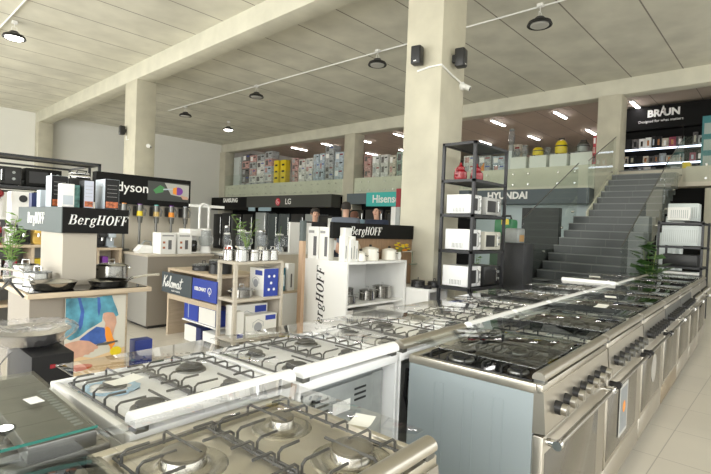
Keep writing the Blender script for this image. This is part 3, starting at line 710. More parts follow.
# ------------------------------------------------------------------ wooden shelf unit with blue cartons
u = thing('wooden_shelf_unit', 'pale wooden shelf unit with low counter and tall open end', 'shelf unit', (2.77, 4.23, 0))
for (x, y) in ((0, 0), (.60, 0), (0, .30), (.60, .30)): MB().box(x, y, 0, x+.035, y+.035, 1.0).build('post', pwood, u, smooth=False)
for z in (.975, .58, .16): MB().box(-.003, -.003, z, .638, .338, z+.028, .002).build('shelf', pwood, u)
MB().box(.60, .03, .1, .632, .31, .97).build('end_panel', pwood, u, smooth=False)
MB().box(0, .34, .795, .60, 1.48, .825, .003).build('counter_top', wood, u)
MB().box(.0, 1.43, 0, .58, 1.47, .795).build('end_panel', wood, u, smooth=False)
MB().box(.02, .34, .47, .05, 1.43, .51).box(.40, .34, 0, .42, 1.43, .79).box(0, .34, .45, .02, 1.43, .51).build('rail', wood, u, smooth=False)
MB().box(.01, .345, .24, .40, 1.10, .255).build('shelf', whitep, u, smooth=False, label='white lower shelf')
s_ = thing('script_sign', 'dark grey sign with white script lettering on shelf unit', 'sign', (2.755, 5.45, .52))
MB().box(-.004, -.37, 0, .012, .37, .25).build('board', mat('slate_board', (.06, .075, .085), .5), s_, smooth=False)
mb = MB(face('X', (-.008, .335, .075)) @ Matrix.Scale(.145, 4)); SH = lambda pts: [(x+.28*y, y, 0) for x, y in pts]
ell = lambda cx, cy, rx, ry, a0, a1, n=10: [(cx+rx*math.cos(math.radians(a0+(a1-a0)*k/n)), cy+ry*math.sin(math.radians(a0+(a1-a0)*k/n))) for k in range(n+1)]
for st1 in ([(.10, .95), (.12, .5), (.08, -.05)], [(.55, .95), (.15, .45)], [(.15, .45), (.35, .3), (.6, -.02)],
            [(.6, .15), (.85, .25)]+ell(.82, .25, .13, .22, 30, 330), ell(.82, .25, .13, .22, 320, 340)+[(1.05, .1), (1.22, .6), (1.25, .95), (1.15, .95), (1.15, .2), (1.25, .0), (1.4, .1)],
            ell(1.58, .22, .15, .22, 90, 450), [(1.7, .3), (1.85, .42), (1.9, .35), (1.85, 0)], [(1.87, .2), (2.0, .42), (2.08, .35), (2.05, 0)], [(2.07, .2), (2.2, .42), (2.3, .35), (2.27, .05), (2.4, .05)],
            ell(2.62, .22, .15, .22, 30, 330), [(2.76, .42), (2.75, .1), (2.85, 0), (2.98, .15)], [(3.1, .9), (3.03, .2), (3.12, 0), (3.3, .15)], [(2.85, .6), (3.35, .66)]):
    mb.tube(SH([(x, y) for x, y in st1]), .045, 5)
mb.build('script_lettering', letter, s_)
text('small_lettering', 'made in austria', .035, letter, s_, face('X', (-.006, 0, .04)), .0008)
s_ = thing('blue_sign', 'royal blue sign with small white wordmark on shelf unit', 'sign', (2.755, 4.80, .53))
MB().box(-.004, -.255, 0, .012, .255, .235).build('board', blue, s_, smooth=False)
text('lettering', 'KELOMAT', .055, letter, s_, face('X', (-.006, .08, .12)), .001, bold=.002)
mb = MB(face('X', (-.006, -.12, .12))); mb.tube([(.035*math.cos(a), .035*math.sin(a), 0) for a in [2*PI*k/12 for k in range(12)]], .004, 4, closed=True); mb.box(-.004, -.06, 0, .004, .0, .002); mb.build('round_logo', letter, s_)
def d_pot(t, w, d, h):
    MB().box(w*.62, -.0024, h*.72, w*.96, -.0012, h*.94).build('blue_tab', blue, t, smooth=False)
    mb = MB(Matrix.Translation((w*.38, -.0024, h*.45)) @ FY)
    r = min(w, h)*.22; mb.lathe([(r, 0), (r, .0011)], seg=20); mb.tube([(-r*1.3, 0, 0), (-r*1.3, r, 0), (0, r*1.6, 0), (r*1.3, r, 0), (r*1.3, 0, 0)], .003, 4)
    mb.build('pot_picture', mat('pot_print', (.35, .36, .38), .4), t)
offw = mat('off_white_print', (.80, .79, .74), .4)
def side_pot(t, w, d, h):
    mb = MB(Matrix.Translation((-.002, d*.55, h*.45)) @ FX); r = .045
    mb.lathe([(r, 0), (r, .001)], seg=20); mb.tube([(-r*1.3, 0, 0), (-r*1.3, r, 0), (0, r*1.6, 0), (r*1.3, r, 0), (r*1.3, 0, 0)], .003, 4); mb.build('pot_picture', mat('pot_print', (.35, .36, .38), .4), t)
    MB().box(-.0024, d*.1, h*.75, -.0008, d*.6, h*.92).build('blue_tab', blue, t, smooth=False)
    for a, b in ((.35, .72), (.7, .72), (.5, .48), (.35, .25), (.7, .25)): MB(Matrix.Translation((w*a, -.0024, h*b)) @ FY).lathe([(.016, 0), (.016, .001)], seg=12).build('white_icon', letter, t)
carton('cookware carton with white side and blue icon front on top shelf', (3.16, 4.265, .608), .20, .26, .31, blue, offw, deco=side_pot)
carton('wide pale cookware carton at back of middle shelf', (2.86, 4.38, .188), .45, .14, .33, offw, offw, deco=d_pot)
carton('low cream cookware carton with pot picture in front', (2.93, 4.235, .188), .40, .12, .235, offw, offw, deco=d_pot)
carton('narrow upright carton with blue corner on middle shelf', (2.815, 4.24, .188), .09, .13, .29, offw, offw, deco=d_bands(blue, .05, .2))
t = pan('round glass lidded steel casserole on top shelf of unit', (2.97, 4.40, .608), .115, .085, 2.8, name='casserole', lid=True, glasslid=True, ears=True, handle=False)
# cartons inside the counter (seen from -X)
def xcarton(label, loc, w, d, h, front, side, deco=None):
    """carton whose printed front faces -X; w runs along -Y"""
    return carton(label, (loc[0], loc[1], loc[2]), w, d, h, front, side, rz=-PI/2, deco=deco)
xcarton('blue panelled carton on white lower shelf of counter', (2.80, 5.32, .257), .32, .25, .20, blue, blue, d_bands(silv, .1, .9, .3, .34))
xcarton('white carton with blue end on lower shelf of counter', (2.80, 4.98, .257), .38, .25, .18, offw, blue, d_bands(navy, .0, 1, .93, 1))
xcarton('white carton with navy end standing on the floor under counter', (2.80, 5.30, .002), .38, .3, .19, offw, navy, d_bands(navy, .0, 1, .72, 1))
xcarton('plain white carton at floor level beside the unit post', (2.80, 4.88, .002), .27, .3, .17, whitep, whitep)
pan('black non-stick casserole with glass lid on low counter', (2.98, 5.22, .826), .13, .06, .3, m=black, name='casserole', lid=True, glasslid=True, ears=True, handle=False)
pan('deep black stockpot with glass lid on low counter', (2.96, 4.82, .826), .125, .14, .3, m=black, name='stockpot', lid=True, glasslid=True, ears=True, handle=False)
# steel pots and glass jars on top of the unit
rn = random.Random(5)
pan('short steel saucepan at left end of unit top', (2.85, 4.47, 1.004), .06, .11, 2.5, name='saucepan', handle=False, ears=True, lid=True, glasslid=True)
pan('shiny steel milk pot second from left on unit top', (2.90, 4.31, 1.004), .065, .12, 1.4, name='saucepan', hl=.10)
pan('steel saucepan third from left on unit top', (3.05, 4.31, 1.004), .06, .12, 1.0, name='saucepan', ears=True, handle=False)
pan('steel saucepan with glass lid fourth on unit top', (3.205, 4.33, 1.004), .055, .11, 0, name='saucepan', ears=True, handle=False, lid=True, glasslid=True)
pan('steel saucepan at right end of unit top', (3.34, 4.36, 1.004), .06, .11, 0, name='saucepan', ears=True, handle=False, lid=True, glasslid=True)
def jug(label, loc, r=.06, h=.2, base=white, name='glass_blender'):
    t = thing(name, label, 'kitchen appliance', loc)
    MB().lathe([(r*1.05, 0), (r*1.1, .02), (r*.8, h*.35), (r*.7, h*.38)], seg=18).build('motor_base', base, t)
    MB().lathe([(r*.7, h*.38), (r*1.1, h*.5), (r*1.25, h*.75), (r*1.1, h), (r*.9, h*1.03), (r*.9, h*1.25)], seg=18).build('glass_jug', jarglass, t)
    MB().lathe([(r*.95, h*1.25), (r*.95, h*1.32), (r*.5, h*1.36)], seg=14).build('jug_cap', base if base is not white else whitep, t)
    MB().tube([(r*.9, 0, h*.9), (r*1.5, 0, h*.85), (r*1.5, 0, h*.55), (r*.95, 0, h*.5)], .007, 6).build('handle', base if base is not white else whitep, t)
    return t
# ------------------------------------------------------------------ white cookware unit
u = thing('white_shelf_unit', 'white open cookware cabinet with black vertical lettering', 'shelf unit', (4.0, 3.81, 0))
MB().box(0, 0, 0, .03, .74, .97).build('side_panel', whitep, u, smooth=False)
MB().box(1.12, 0, 0, 1.15, .74, .97).build('side_panel', whitep, u, smooth=False)
MB().box(0, 0, .97, 1.15, .74, 1.0, .002).build('top_board', whitep, u)
MB().box(.03, .02, .46, 1.12, .70, .485).build('shelf', whitep, u, smooth=False)
MB().box(.03, .70, 0, 1.12, .72, .97).build('back_panel', whitep, u, smooth=False)
# vertical lettering on the -X side, reading upwards
Mv = Matrix.Translation((-.001, .38, .10)) @ FX @ Matrix.Rotation(PI/2, 4, 'Z')
o, wd = serif_word('side_lettering', 'BergHOFF', .13, letterblk, u, Mv, sx=1.0, shear=.25)
pan('small steel saucepan with lid at left of cabinet shelf', (4.22, 3.98, .487), .085, .08, 2.8, name='saucepan', lid=True, ears=True, handle=False)
pan('lidded steel pot behind small saucepan in cabinet', (4.40, 4.22, .487), .11, .14, .2, name='saucepan', lid=True, ears=True, handle=False)
pan('steel saucepan in the middle of cabinet shelf', (4.62, 4.03, .487), .10, .12, 0, name='saucepan', lid=True, ears=True, handle=False)
pan('tall steel stockpot at right of cabinet shelf', (4.94, 4.05, .487), .125, .15, 0, name='stockpot', lid=True, ears=True, handle=False)
def d_spots(t, w, d, h):
    mb = MB()
    for a in (.15, .4, .65, .88):
        for b in (.25, .6): mb.box(w*a-.012, -.0024, h*b-.03, w*a+.012, -.0012, h*b+.03)
    mb.build('pictures', mat('pot_print', (.35, .36, .38), .4), t, smooth=False)
for i, (x, wv, h) in enumerate(((4.12, .16, .30), (4.30, .40, .26), (4.73, .36, .30))):
    carton(f"{('narrow dark edged', 'wide beige', 'large off white')[i]} cookware carton under the cabinet shelf", (x, 3.95, .10), wv, .3, h, offw, dkp if i == 0 else offw, deco=d_spots)
c = MB().box(4.06, 3.9, 0, 5.1, 4.5, .098).build('plinth_board', whitep); tag(c, 'white plinth board at the bottom of the white cabinet', 'board')
# right extension with black pans
e = thing('low_white_counter', 'low white counter with black pans beside the tall rack', 'counter', (5.17, 3.46, 0))
MB().box(0, 0, .60, .46, .60, .64, .003).box(0, 0, .0, .03, .58, .60).box(.43, 0, 0, .46, .35, .60).build('counter_body', whitep, e)
pan('black casserole on the low white counter, left one', (5.30, 3.72, .642), .09, .08, .5, m=black, name='casserole', lid=True, ears=True, handle=False)
pan('black casserole on the low white counter, right one', (5.48, 3.58, .642), .085, .07, 0, m=black, name='casserole', lid=True, ears=True, handle=False)
pan('small black frying pan at the front of low white counter', (5.26, 3.54, .642), .06, .035, 3.0, m=black, hl=.1)
# backboard with banner
e = thing('banner_stand', 'black banner with white lettering on brown wooden back stand', 'sign', (4.16, 4.09, 0))
MB().box(1.03, .0, .0, 1.47, .03, .66).build('lower_board', bwood, e, smooth=False)
MB().box(.30, .0, 1.001, 1.47, .03, 1.27).box(1.03, .0, .66, 1.47, .03, 1.001).build('wooden_back', bwood, e, smooth=False)
MB().box(-.16, -.02, 1.27, 1.47, .03, 1.465).build('banner_board', blackprint, e, smooth=False)
o, wd = serif_word('banner_lettering', 'BergHOFF', .105, letter, e, face('Y', (.14, -.023, 1.318)), sx=.92)
# post left of the white unit
e = thing('display_post', 'slim post, grey above and tan below, left of white cabinet', 'post', (3.86, 4.46, 0))
MB().box(-.02, -.04, 0, .03, .03, 1.22).build('lower_post', mat('tan_post', (.52, .36, .24), .5), e, smooth=False)
MB().box(-.02, -.04, 1.22, .03, .03, 1.47).build('upper_post', greysign, e, smooth=False, label='grey upper section')
# white knife cartons on the cabinet
def d_tool(t, w, d, h):
    MB().box(w*.42, -.0024, h*.12, w*.62, -.0012, h*.62, .0).build('tool_picture', mat('tool_print', (.12, .12, .13), .4), t, smooth=False)
gtool = lambda t, w, d, h: (MB().box(w*.55, -.0024, h*.10, w*.85, -.0012, h*.70).build('tool_picture', mat('tool_print', (.12, .12, .13), .4), t, smooth=False), MB().box(w*.08, -.0024, h*.8, w*.6, -.0012, h*.88).build('title_line', mat('grey_ink', (.3, .3, .3), .5), t, smooth=False))
c = xcarton('tall white knife carton at left rear of the cabinet top', (4.02, 4.53, 1.002), .19, .09, .40, whitep, whitep, gtool)
c = xcarton('tall cream carton with black tool picture on cabinet', (4.03, 4.33, 1.002), .17, .09, .40, offw, offw, gtool)
for i, (x, y, w_, h, f) in enumerate(((4.035, 3.90, .055, .30, whitep), (4.095, 3.86, .04, .27, whitep), (4.14, 3.86, .04, .30, offw), (4.11, 3.965, .11, .40, whitep), (4.185, 3.86, .045, .25, whitep))):
    carton(['medium white carton at front left of cabinet top', 'narrow white carton with dark tool, front of cabinet top', 'narrow cream carton, second slim one on cabinet top', 'tall white carton at rear centre of cabinet top', 'short white carton beside slim cartons on cabinet top'][i], (x, y, 1.002), w_, .09, h, f, offw, deco=d_tool)
def enamel(label, loc, r, h):
    t = pan(label, loc, r, h, 0, m=cream, name='enamel_pot', lid=False, handle=False)
    for sgn in (-1, 1): MB().tube([(sgn*.04-.03, -r, h*.8), (sgn*.04, -r-.02, h*.7), (sgn*.04+.03, -r, h*.8)], .004, 5).build('handle', black, t) if sgn > 0 else None
    MB().lathe([(r+.004, h+.004), (r+.004, h+.01), (r*.5, h+.03), (.01, h+.035)], seg=24).build('lid', cream, t)
    MB().lathe([(.015, h+.035), (.02, h+.05), (.012, h+.06)], seg=12).build('lid_knob', black, t)
enamel('cream enamel pot on cabinet top, wide middle one', (4.56, 3.95, 1.002), .105, .14)
enamel('cream enamel pot on cabinet top, right hand one', (4.94, 3.95, 1.002), .095, .12)
enamel('low cream enamel pot in front of the slim cartons', (4.32, 3.90, 1.002), .065, .09)
c = MB(Matrix.Translation((4.36, 4.03, 1.15)) @ Matrix.Rotation(1.3, 4, 'X')).lathe([(.07, 0), (.085, .02), (.08, .02), (.065, .004)], seg=24).build('round_wooden_tray', wood); tag(c, 'round tan wooden tray leaning behind the low enamel pot', 'tray')
c = MB().box(4.30, 4.00, 1.001, 4.42, 4.05, 1.075).build('lid_holder', bwood, smooth=False); tag(c, 'small brown wooden block holding the round lid', 'block')
fl = thing('flower_bunch', 'bunch of yellow and orange flowers at right of cabinet top', 'flowers', (5.12, 3.93, 1.002))
MB().lathe([(.03, 0), (.04, .05), (.03, .10)], seg=14).build('vase', whitep, fl)
mb = MB(); m2 = MB(); m3 = MB(); rn = random.Random(2)
for i in range(16):
    p = Vector((rn.uniform(-.05, .24), rn.uniform(-.05, .05), rn.uniform(.12, .22)))
    mb.tube([(0, 0, .09), (p.x*.5, p.y*.5, .15), p], .002, 4)
    (m2 if i % 3 else m3).lathe([(.012, -.01), (.03, .005), (.018, .01), (.001, .012)], tuple(p), 10)
mb.build('stems', stemm, fl); m2.build('yellow_blooms', yellow, fl, label='yellow blooms'); m3.build('orange_blooms', orange, fl, label='orange blooms')
e = thing('utensil_rack', 'green silicone utensils hanging at right end of wooden stand', 'rack', (5.50, 4.01, .80))
MB().cyl((-.2, 0, .3), (.10, 0, .3), .006).box(-.01, -.01, .285, .01, .078, .315).build('hanging_rail', chrome, e)
MB().lathe([(.001, -.01), (.10, 0), (.10, .008), (.001, .01)], (.03, -.03, .12), seg=20, sy=.25).tube([(.03, -.02, .15), (.03, -.01, .3)], .006).build('hanging_ladle', mat('grey_green', (.20, .27, .20), .5), e)
# things left of the post: pedestal, hanging bags
e = thing('white_pedestal', 'white pedestal with wooden top left of the slim post', 'pedestal', (4.08, 4.98, 0))
MB().box(-.18, -.14, 0, .13, .14, .52).build('pedestal_body', whitep, e, smooth=False); MB().box(-.19, -.15, .52, .14, .15, .54).build('pedestal_top', wood, e, smooth=False)
c = carton('tall white carton with blue picture leaning on the pedestal', (4.02, 4.90, .541), .11, .07, .36, whitep, whitep, deco=d_tool)
carton('teal and black product pack on the pedestal', (3.91, 4.93, .541), .09, .09, .30, mat('teal_black', (.03, .16, .22), .4), dkp, deco=d_bands(mat('pale_blue_print', (.6, .72, .8), .4), .2, .7))
c = MB().box(4.98, 6.06, .962, 5.44, 6.10, 1.46).build('white_screen', whitep, smooth=False); tag(c, 'plain white display panel left of the slim post', 'panel')

# ------------------------------------------------------------------ taupe appliance counter with vacuum wall
e = thing('appliance_counter', 'taupe block counter with pale top in front of vacuum wall', 'counter', (2.66, 6.05, 0))
MB().box(.02, .02, .04, .93, .78, .93).build('cabinet', taupe, e, smooth=False)
MB().box(.015, .02, .04, .02, .78, .93).build('end_panel', taupe2, e, smooth=False)
MB().box(.05, .05, 0, .9, .58, .04).build('plinth', black, e, smooth=False)
MB().box(0, 0, .93, .95, .80, .96, .003).build('counter_top', pwood, e)
e = thing('appliance_counter', 'pale topped counter full of blenders behind the shelf unit', 'counter', (3.75, 6.05, 0))
MB().box(.02, .02, 0, 1.7, .6, .93).build('cabinet', beigep, e, smooth=False); MB().box(0, 0, .93, 1.72, .62, .96, .003).build('counter_top', whitep, e)
vw = thing('vacuum_display_wall', 'beige display wall with black sign above cordless vacuums', 'display wall', (2.35, 7.02, 0))
MB().box(0, .04, 0, 1.42, .10, 1.62).build('back_panel', beigep, vw, smooth=False)
MB().box(.0, -.03, 1.62, 1.37, .12, 2.04).build('sign_board', blackprint, vw, smooth=False)
text('lettering', 'dyson', .19, letter, vw, face('Y', (.49, -.033, 1.855)), .002, bold=.001)
MB().box(.70, -.034, 1.70, 1.34, -.031, 1.98).build('sign_picture', mat('sign_photo', (.05, .055, .05), .4), vw, smooth=False)
shape_p = lambda n, pts, m, z: shape(n, pts, m, .034+z, vw)
shape_p('picture_light_area', [(1.05, 1.80), (1.34, 1.76), (1.34, 1.96), (.95, 1.97)], mat('photo_grey', (.45, .45, .42), .4), .001)
shape_p('picture_green_part', [(.78, 1.85), (.88, 1.93), (.95, 1.90), (.93, 1.83), (.82, 1.80)], mat('photo_green', (.06, .25, .08), .4), .002)
shape_p('picture_tube', [(.93, 1.88), (1.12, 1.90), (1.12, 1.88), (.93, 1.86)], silv, .003)
shape_p('picture_motor', [(1.17+.07*math.cos(a), 1.86+.06*math.sin(a)) for a in [2*PI*k/16 for k in range(16)]], purple, .004)
shape_p('picture_collar', [(1.08, 1.90), (1.14, 1.92), (1.14, 1.80), (1.08, 1.82)], orange, .005)
shape_p('picture_hand', [(1.20, 1.80), (1.32, 1.78), (1.33, 1.74), (1.24, 1.74)], skin, .005)
def stickvac(label, x, c1, c2):
    t = thing('cordless_vacuum', label, 'vacuum cleaner', (x, 6.95, 0), group=None)
    MB().box(-.05, .0, 1.46, .05, .105, 1.60, .01).build('wall_dock', black, t)
    MB().cyl((0, -.02, 1.46), (0, -.02, 1.53), .042, .038, 16).build('dust_bin', c1, t); MB().cyl((0, -.02, 1.53), (0, -.02, 1.62), .040, .04, 16).build('motor_body', dsteel, t)
    MB().cyl((0, -.02, 1.60), (0, -.02, 1.63), .040, .03, 16).build('motor_cap', c2, t)
    MB().cyl((0, -.03, 1.36), (0, -.03, 1.45), .03, .04, 14).build('collar', dsteel, t)
    MB().cyl((0, -.02, 1.38), (0, -.02, .98), .017, .017, 12).build('wand', dsteel, t)
    MB().tube([(.04, -.02, 1.6), (.075, -.04, 1.54), (.06, -.03, 1.46)], .013, 8).build('grip', dsteel, t)
    MB().box(-.08, -.06, .962, .08, .02, .99, .01).build('floor_head', dsteel, t)
for i, (x, a, b, s) in enumerate(((2.70, teal, orange, 'teal topped cordless vacuum at left end, half behind cartons'), (2.92, yellow, purple, 'cordless vacuum with purple cap and yellow bin, second'), (3.14+.02, mat('gold_plastic', (.55, .38, .12), .3), teal, 'cordless vacuum with teal cap and gold bin, third'), (3.39, orange, purple, 'cordless vacuum with orange bin under sign picture'), (3.61, dsteel, silv, 'all grey cordless vacuum at right end of wall'))): stickvac(s, x, a, b)
# appliances on the taupe counter
def d_coffee(t, w, d, h):
    MB().box(w*.50, -.0024, h*.22, w*.72, -.0012, h*.66).build('machine_picture', mat('tool_print', (.12, .12, .13), .4), t, smooth=False)
    mb = MB()
    for b in (.25, .5): mb.box(w*.15, -.0024, h*b, w*.30, -.0012, h*(b+.1))
    mb.build('cup_pictures', mat('cup_print', (.40, .12, .05), .4), t, smooth=False)
    MB().box(w*.1, -.0024, h*.84, w*.85, -.0012, h*.9).build('title_line', mat('grey_ink', (.3, .3, .3), .5), t, smooth=False)
carton('white coffee machine carton on taupe counter, left of two', (2.86, 6.12, .962), .21, .24, .28, whitep, whitep, deco=d_coffee)
carton('white coffee machine carton on taupe counter, right of two', (3.10, 6.12, .962), .20, .24, .28, whitep, whitep, deco=d_coffee)
ci = thing('steam_iron', 'white steam iron station at left end of taupe counter', 'iron', (2.78, 6.42, .962))
MB().prism([(-.10, 0), (.12, 0), (.12, .05), (.06, .10), (-.05, .11), (-.12, .03)], -.08, .08, 'y').build('iron_body', whitep, ci); MB().tube([(-.05, 0, .10), (0, 0, .16), (.08, 0, .15), (.1, 0, .06)], .012, 8).build('handle', galv, ci)
cm = thing('coffee_machine', 'white coffee machine with black jug beside right carton', 'coffee machine', (3.40, 6.37, .962))
MB().box(-.09, -.02, 0, .09, .16, .34, .01).box(-.09, -.16, .24, .09, -.02, .34, .01).box(-.09, -.16, 0, .09, -.02, .02).build('machine_body', whitep, cm)
MB().lathe([(.05, .02), (.065, .06), (.06, .16), (.045, .18)], (0, -.09, 0), 18).build('coffee_jug', blackglass, cm)
fp = jug('white food processor with clear jug at right end of taupe counter', (3.58, 6.25, .962), .08, .26, white, 'food_processor')
bf = thing('bladeless_fan', 'white bladeless loop fan rising behind the food processor', 'fan', (3.70, 6.52, .962))
MB().lathe([(.08, 0), (.07, .15), (.05, .30)], seg=18).build('fan_base', whitep, bf)
MB().tube([(-.075, 0, .28), (-.075, 0, .64)]+[(-.075*math.cos(a), 0, .64+.075*math.sin(a)) for a in [PI*k/8 for k in range(1, 8)]]+[(.075, 0, .64), (.075, 0, .28)], .018, 8).build('air_loop', whitep, bf)
MB().box(-.24, .0, .66, .34, .02, .70).build('hanging_bar', whitep, bf, smooth=False)
sp = [(3.90, 6.2, .05, .22, whitep), (4.02, 6.4, .04, .30, chrome), (4.14, 6.18, .07, .26, white), (4.33, 6.3, .06, .24, white), (4.52, 6.2, .07, .26, chrome), (4.72, 6.4, .06, .22, black), (4.92, 6.25, .07, .22, white), (5.12, 6.3, .06, .2, black), (5.3, 6.2, .06, .2, white)]
for i, (x, y, r, h, b) in enumerate(sp):
    jug(['small white blender at left end of rear counter', 'slim steel hand blender stand on rear counter', 'white blender with big clear jug on rear counter', 'white juicer with rounded jug, fourth on rear counter', 'steel based blender in centre of rear counter', 'black based blender behind the branches', 'white blender near white panel', 'short black mixer jug near white panel', 'white jug at right end of rear counter'][i], (x, y, .962), r, h, b)
c = MB().lathe([(.03, 0), (.045, .07), (.04, .09), (.036, .09), (.028, .01)], seg=16).build('red_cup', mat('red_pink', (.65, .12, .08), .4), None, (3.86, 6.10, .962)); tag(c, 'small red cup at left end of the rear counter', 'cup')
# light wooden display behind the island with small machines
def wshelf(label, x0, x1, y, levels, dz, m=wood):
    e = thing('wooden_display_shelf', label, 'shelf', (x0, y, 0)); W = x1-x0
    for xa in (0, W/2-.015, W-.03): MB().box(xa, .005, 0, xa+.03, .4, levels[-1]+.03).build('upright', m, e, smooth=False)
    for z in levels: MB().box(0, -.005, z, W, .4, z+.03).build('shelf_board', m, e, smooth=False)
    MB().box(.03, .38, 0, W-.03, .4, levels[-1]).build('back_board', dsteel, e, smooth=False)
wshelf('wooden display shelf with coffee machines at far left', 1.10, 1.98, 6.55, (.35, .68, 1.03), .3)
wshelf('wooden display shelf with dark machines behind sign column', 2.02, 2.62, 6.75, (.35, .66, .98), .3)
def minicoffee(label, loc, m, jugm=black):
    t = thing('capsule_coffee_machine', label, 'coffee machine', loc)
    MB().box(-.05, -.02, 0, .05, .10, .20, .012).box(-.05, -.10, .13, .05, -.02, .20, .012).box(-.05, -.10, 0, .05, -.02, .018).build('machine_body', m, t)
    MB().cyl((0, -.06, .09), (0, -.06, .13), .016).build('spout', chrome, t); MB().tube([(-.04, .0, .2), (-.04, -.06, .25), (.04, -.06, .25), (.04, 0, .2)], .006, 6).build('lever', chrome, t)
    return t
for i, (x, m) in enumerate(((1.20, red), (1.34, whitep), (1.47, black), (1.62, mat('amber', (.75, .5, .12), .35)), (1.78, dsteel), (1.90, chrome))):
    minicoffee(['red capsule coffee machine at far left of the shelf', 'white capsule coffee machine near plant', 'black capsule coffee machine with chrome lever', 'yellow capsule coffee machine beside the black one', 'grey capsule coffee machine hidden by sign column', 'chrome capsule coffee machine beside sign column'][i], (x, 6.72, 1.062), m)
for i, (x, m) in enumerate(((2.12, black), (2.26, chrome), (2.40, black), (2.52, silv))):
    minicoffee(['black kitchen machine first right of sign column', 'chrome kitchen machine second right of sign column', 'black kitchen machine third right of sign column', 'silver kitchen machine fourth right of sign column'][i], (x, 6.92, 1.012), m)
for i, (x, m) in enumerate(((1.2, whitep), (1.35, red), (1.62, yellow), (1.8, whitep))):
    carton(['white small carton on the lower far left shelf', 'red small carton on the lower far left shelf', 'yellow small carton on the lower far left shelf', 'second white small carton beside the yellow one'][i], (x-.05, 6.62, .712), .10, .15, .18, m, m, deco=d_bands(dkp, .3, .6))
for i, (x, m) in enumerate(((2.10, dkp), (2.24, purple), (2.42, purple))):
    carton(['black small carton below right hand machines', 'purple small carton below right hand machines', 'second purple small carton near counter end'][i], (x-.03, 6.80, .692), .07, .15, .20, m, m, deco=d_bands(silv, .3, .5))
wm = thing('coffee_machine', 'tall white bean coffee machine left of the sign', 'coffee machine', (1.56, 7.15, 1.28))
MB().box(-.12, 0, 0, .12, .25, .42, .012).build('machine_body', whitep, wm); MB(face('Y', (0, -.002, .33))).lathe([(.045, 0), (.045, .006)], seg=20).build('round_dial', black, wm)
c = MB().box(1.4, 7.12, 0, 1.8, 7.42, 1.278).build('display_plinth', darkw, smooth=False); tag(c, 'dark plinth under the tall white coffee machine', 'plinth')
mx = thing('stand_mixer', 'red and white stand mixer at the far left edge', 'mixer', (1.30, 7.3, 1.30))
MB().box(-.07, -.02, 0, .07, .06, .25, .02).box(-.07, -.16, 0, .07, -.02, .03, .01).build('mixer_base', whitep, mx); MB().ball((0, -.03, .31), .07, .15, .065).build('mixer_head', red, mx)
mx.location = (1.28, 7.12, 1.34)
c = MB().box(1.12, 6.96, 0, 1.36, 7.20, 1.338).build('display_plinth', darkw, smooth=False); tag(c, 'dark plinth under the red mixer at left edge', 'plinth')

# ------------------------------------------------------------------ tall black racks
def rack(label, x0, y0, x1, y1, zs, ztop):
    e = thing('metal_rack', label, 'rack', (x0, y0, 0)); W, D = x1-x0, y1-y0; q = .035
    for (x, y) in ((0, 0), (W-q, 0), (0, D-q), (W-q, D-q)): MB().box(x, y, 0, x+q, y+q, ztop).build('post', blackmetal, e, smooth=False)
    for z in zs: MB().box(0, 0, z-.035, W, q, z).box(0, D-q, z-.035, W, D, z).box(0, 0, z-.035, q, D, z).box(W-q, 0, z-.035, W, D, z).box(q, q, z-.02, W-q, D-q, z-.001).build('shelf', blackmetal, e, smooth=False)
    return e
rack('tall black metal rack holding microwaves in front of big pillar', 5.30, 2.94, 6.20, 3.42, (.70, 1.17, 1.63, 2.07, 2.54), 2.54)
rack('black metal rack with ovens at far left', .6, 7.55, 2.60, 8.0, (2.2, 1.79, .9, .2), 2.2)
c = MB().box(.6, 8.9, 2.17, 2.6, 8.93, 2.2).box(2.57, 8.9, 0, 2.6, 8.93, 2.2).box(.6, 8.9, 1.75, 2.6, 8.93, 1.78).box(2.57, 8.0, 2.17, 2.6, 8.93, 2.2).build('rear_rack_frame', blackmetal, smooth=False); tag(c, 'rear black frame behind the far left oven rack', 'rack')
def microwave(label, loc, w=.46, d=.34, h=.26, body=white, door=black, rz=0):
    """door faces local -y"""
    t = thing('microwave_oven', label, 'microwave', loc, rz)
    MB().box(0, 0, .008, w, d, h, .006).build('casing', body, t)
    mb = MB()
    for k in range(8): mb.box(w*.0-.0012, d*.25+d*.06*k, h*.12, w*.0+.001, d*.25+d*.06*k+.008, h*.34)
    mb.build('side_vents', galv, t, smooth=False)
    f = MB().box(.004, -.012, .014, w*.72, 0, h-.006, .003).build('door', body, t)
    MB().box(w*.08, -.0135, h*.2, w*.60, -.012, h*.82).build('door_window', door, f, smooth=False)
    MB().tube([(w*.67, -.012, h*.2), (w*.67, -.035, h*.25), (w*.67, -.035, h*.8), (w*.67, -.012, h*.85)], .007, 6).build('door_handle', chrome, f)
    MB().box(w*.73, -.008, .014, w-.004, 0, h-.006, .002).build('control_panel', body if body is not white else whitep, t)
    MB().cyl((w*.87, -.008, h*.35), (w*.87, -.02, h*.35), .018).build('dial', galv, t); MB().cyl((w*.87, -.008, h*.7), (w*.87, -.02, h*.7), .018).build('dial', galv, t)
    for a in (.04, w-.04):
        for b in (.04, d-.04): MB().cyl((a, b, 0), (a, b, .01), .012).build('foot', black, t)
    return t
silverp = mat('silver_plastic', (.52, .52, .50), .35, .3)
microwave('white microwave on the upper microwave shelf of tall rack', (5.34, 3.01, 1.632), .28, .34, .25)
microwave('silver microwave beside white one on the upper microwave shelf', (5.70, 2.99, 1.632), .44, .34, .24, silverp)
microwave('white microwave on the middle microwave shelf of tall rack', (5.34, 3.01, 1.172), .30, .34, .27)
microwave('cream microwave with handle on the middle microwave shelf', (5.70, 2.99, 1.172), .46, .34, .25, mat('cream_plastic', (.62, .60, .52), .35))
microwave('white microwave with steel handle on the lower rack shelf', (5.34, 3.01, .702), .34, .36, .27)
microwave('black microwave beside white one on the lower rack shelf', (5.72, 2.99, .702), .46, .34, .26, black)
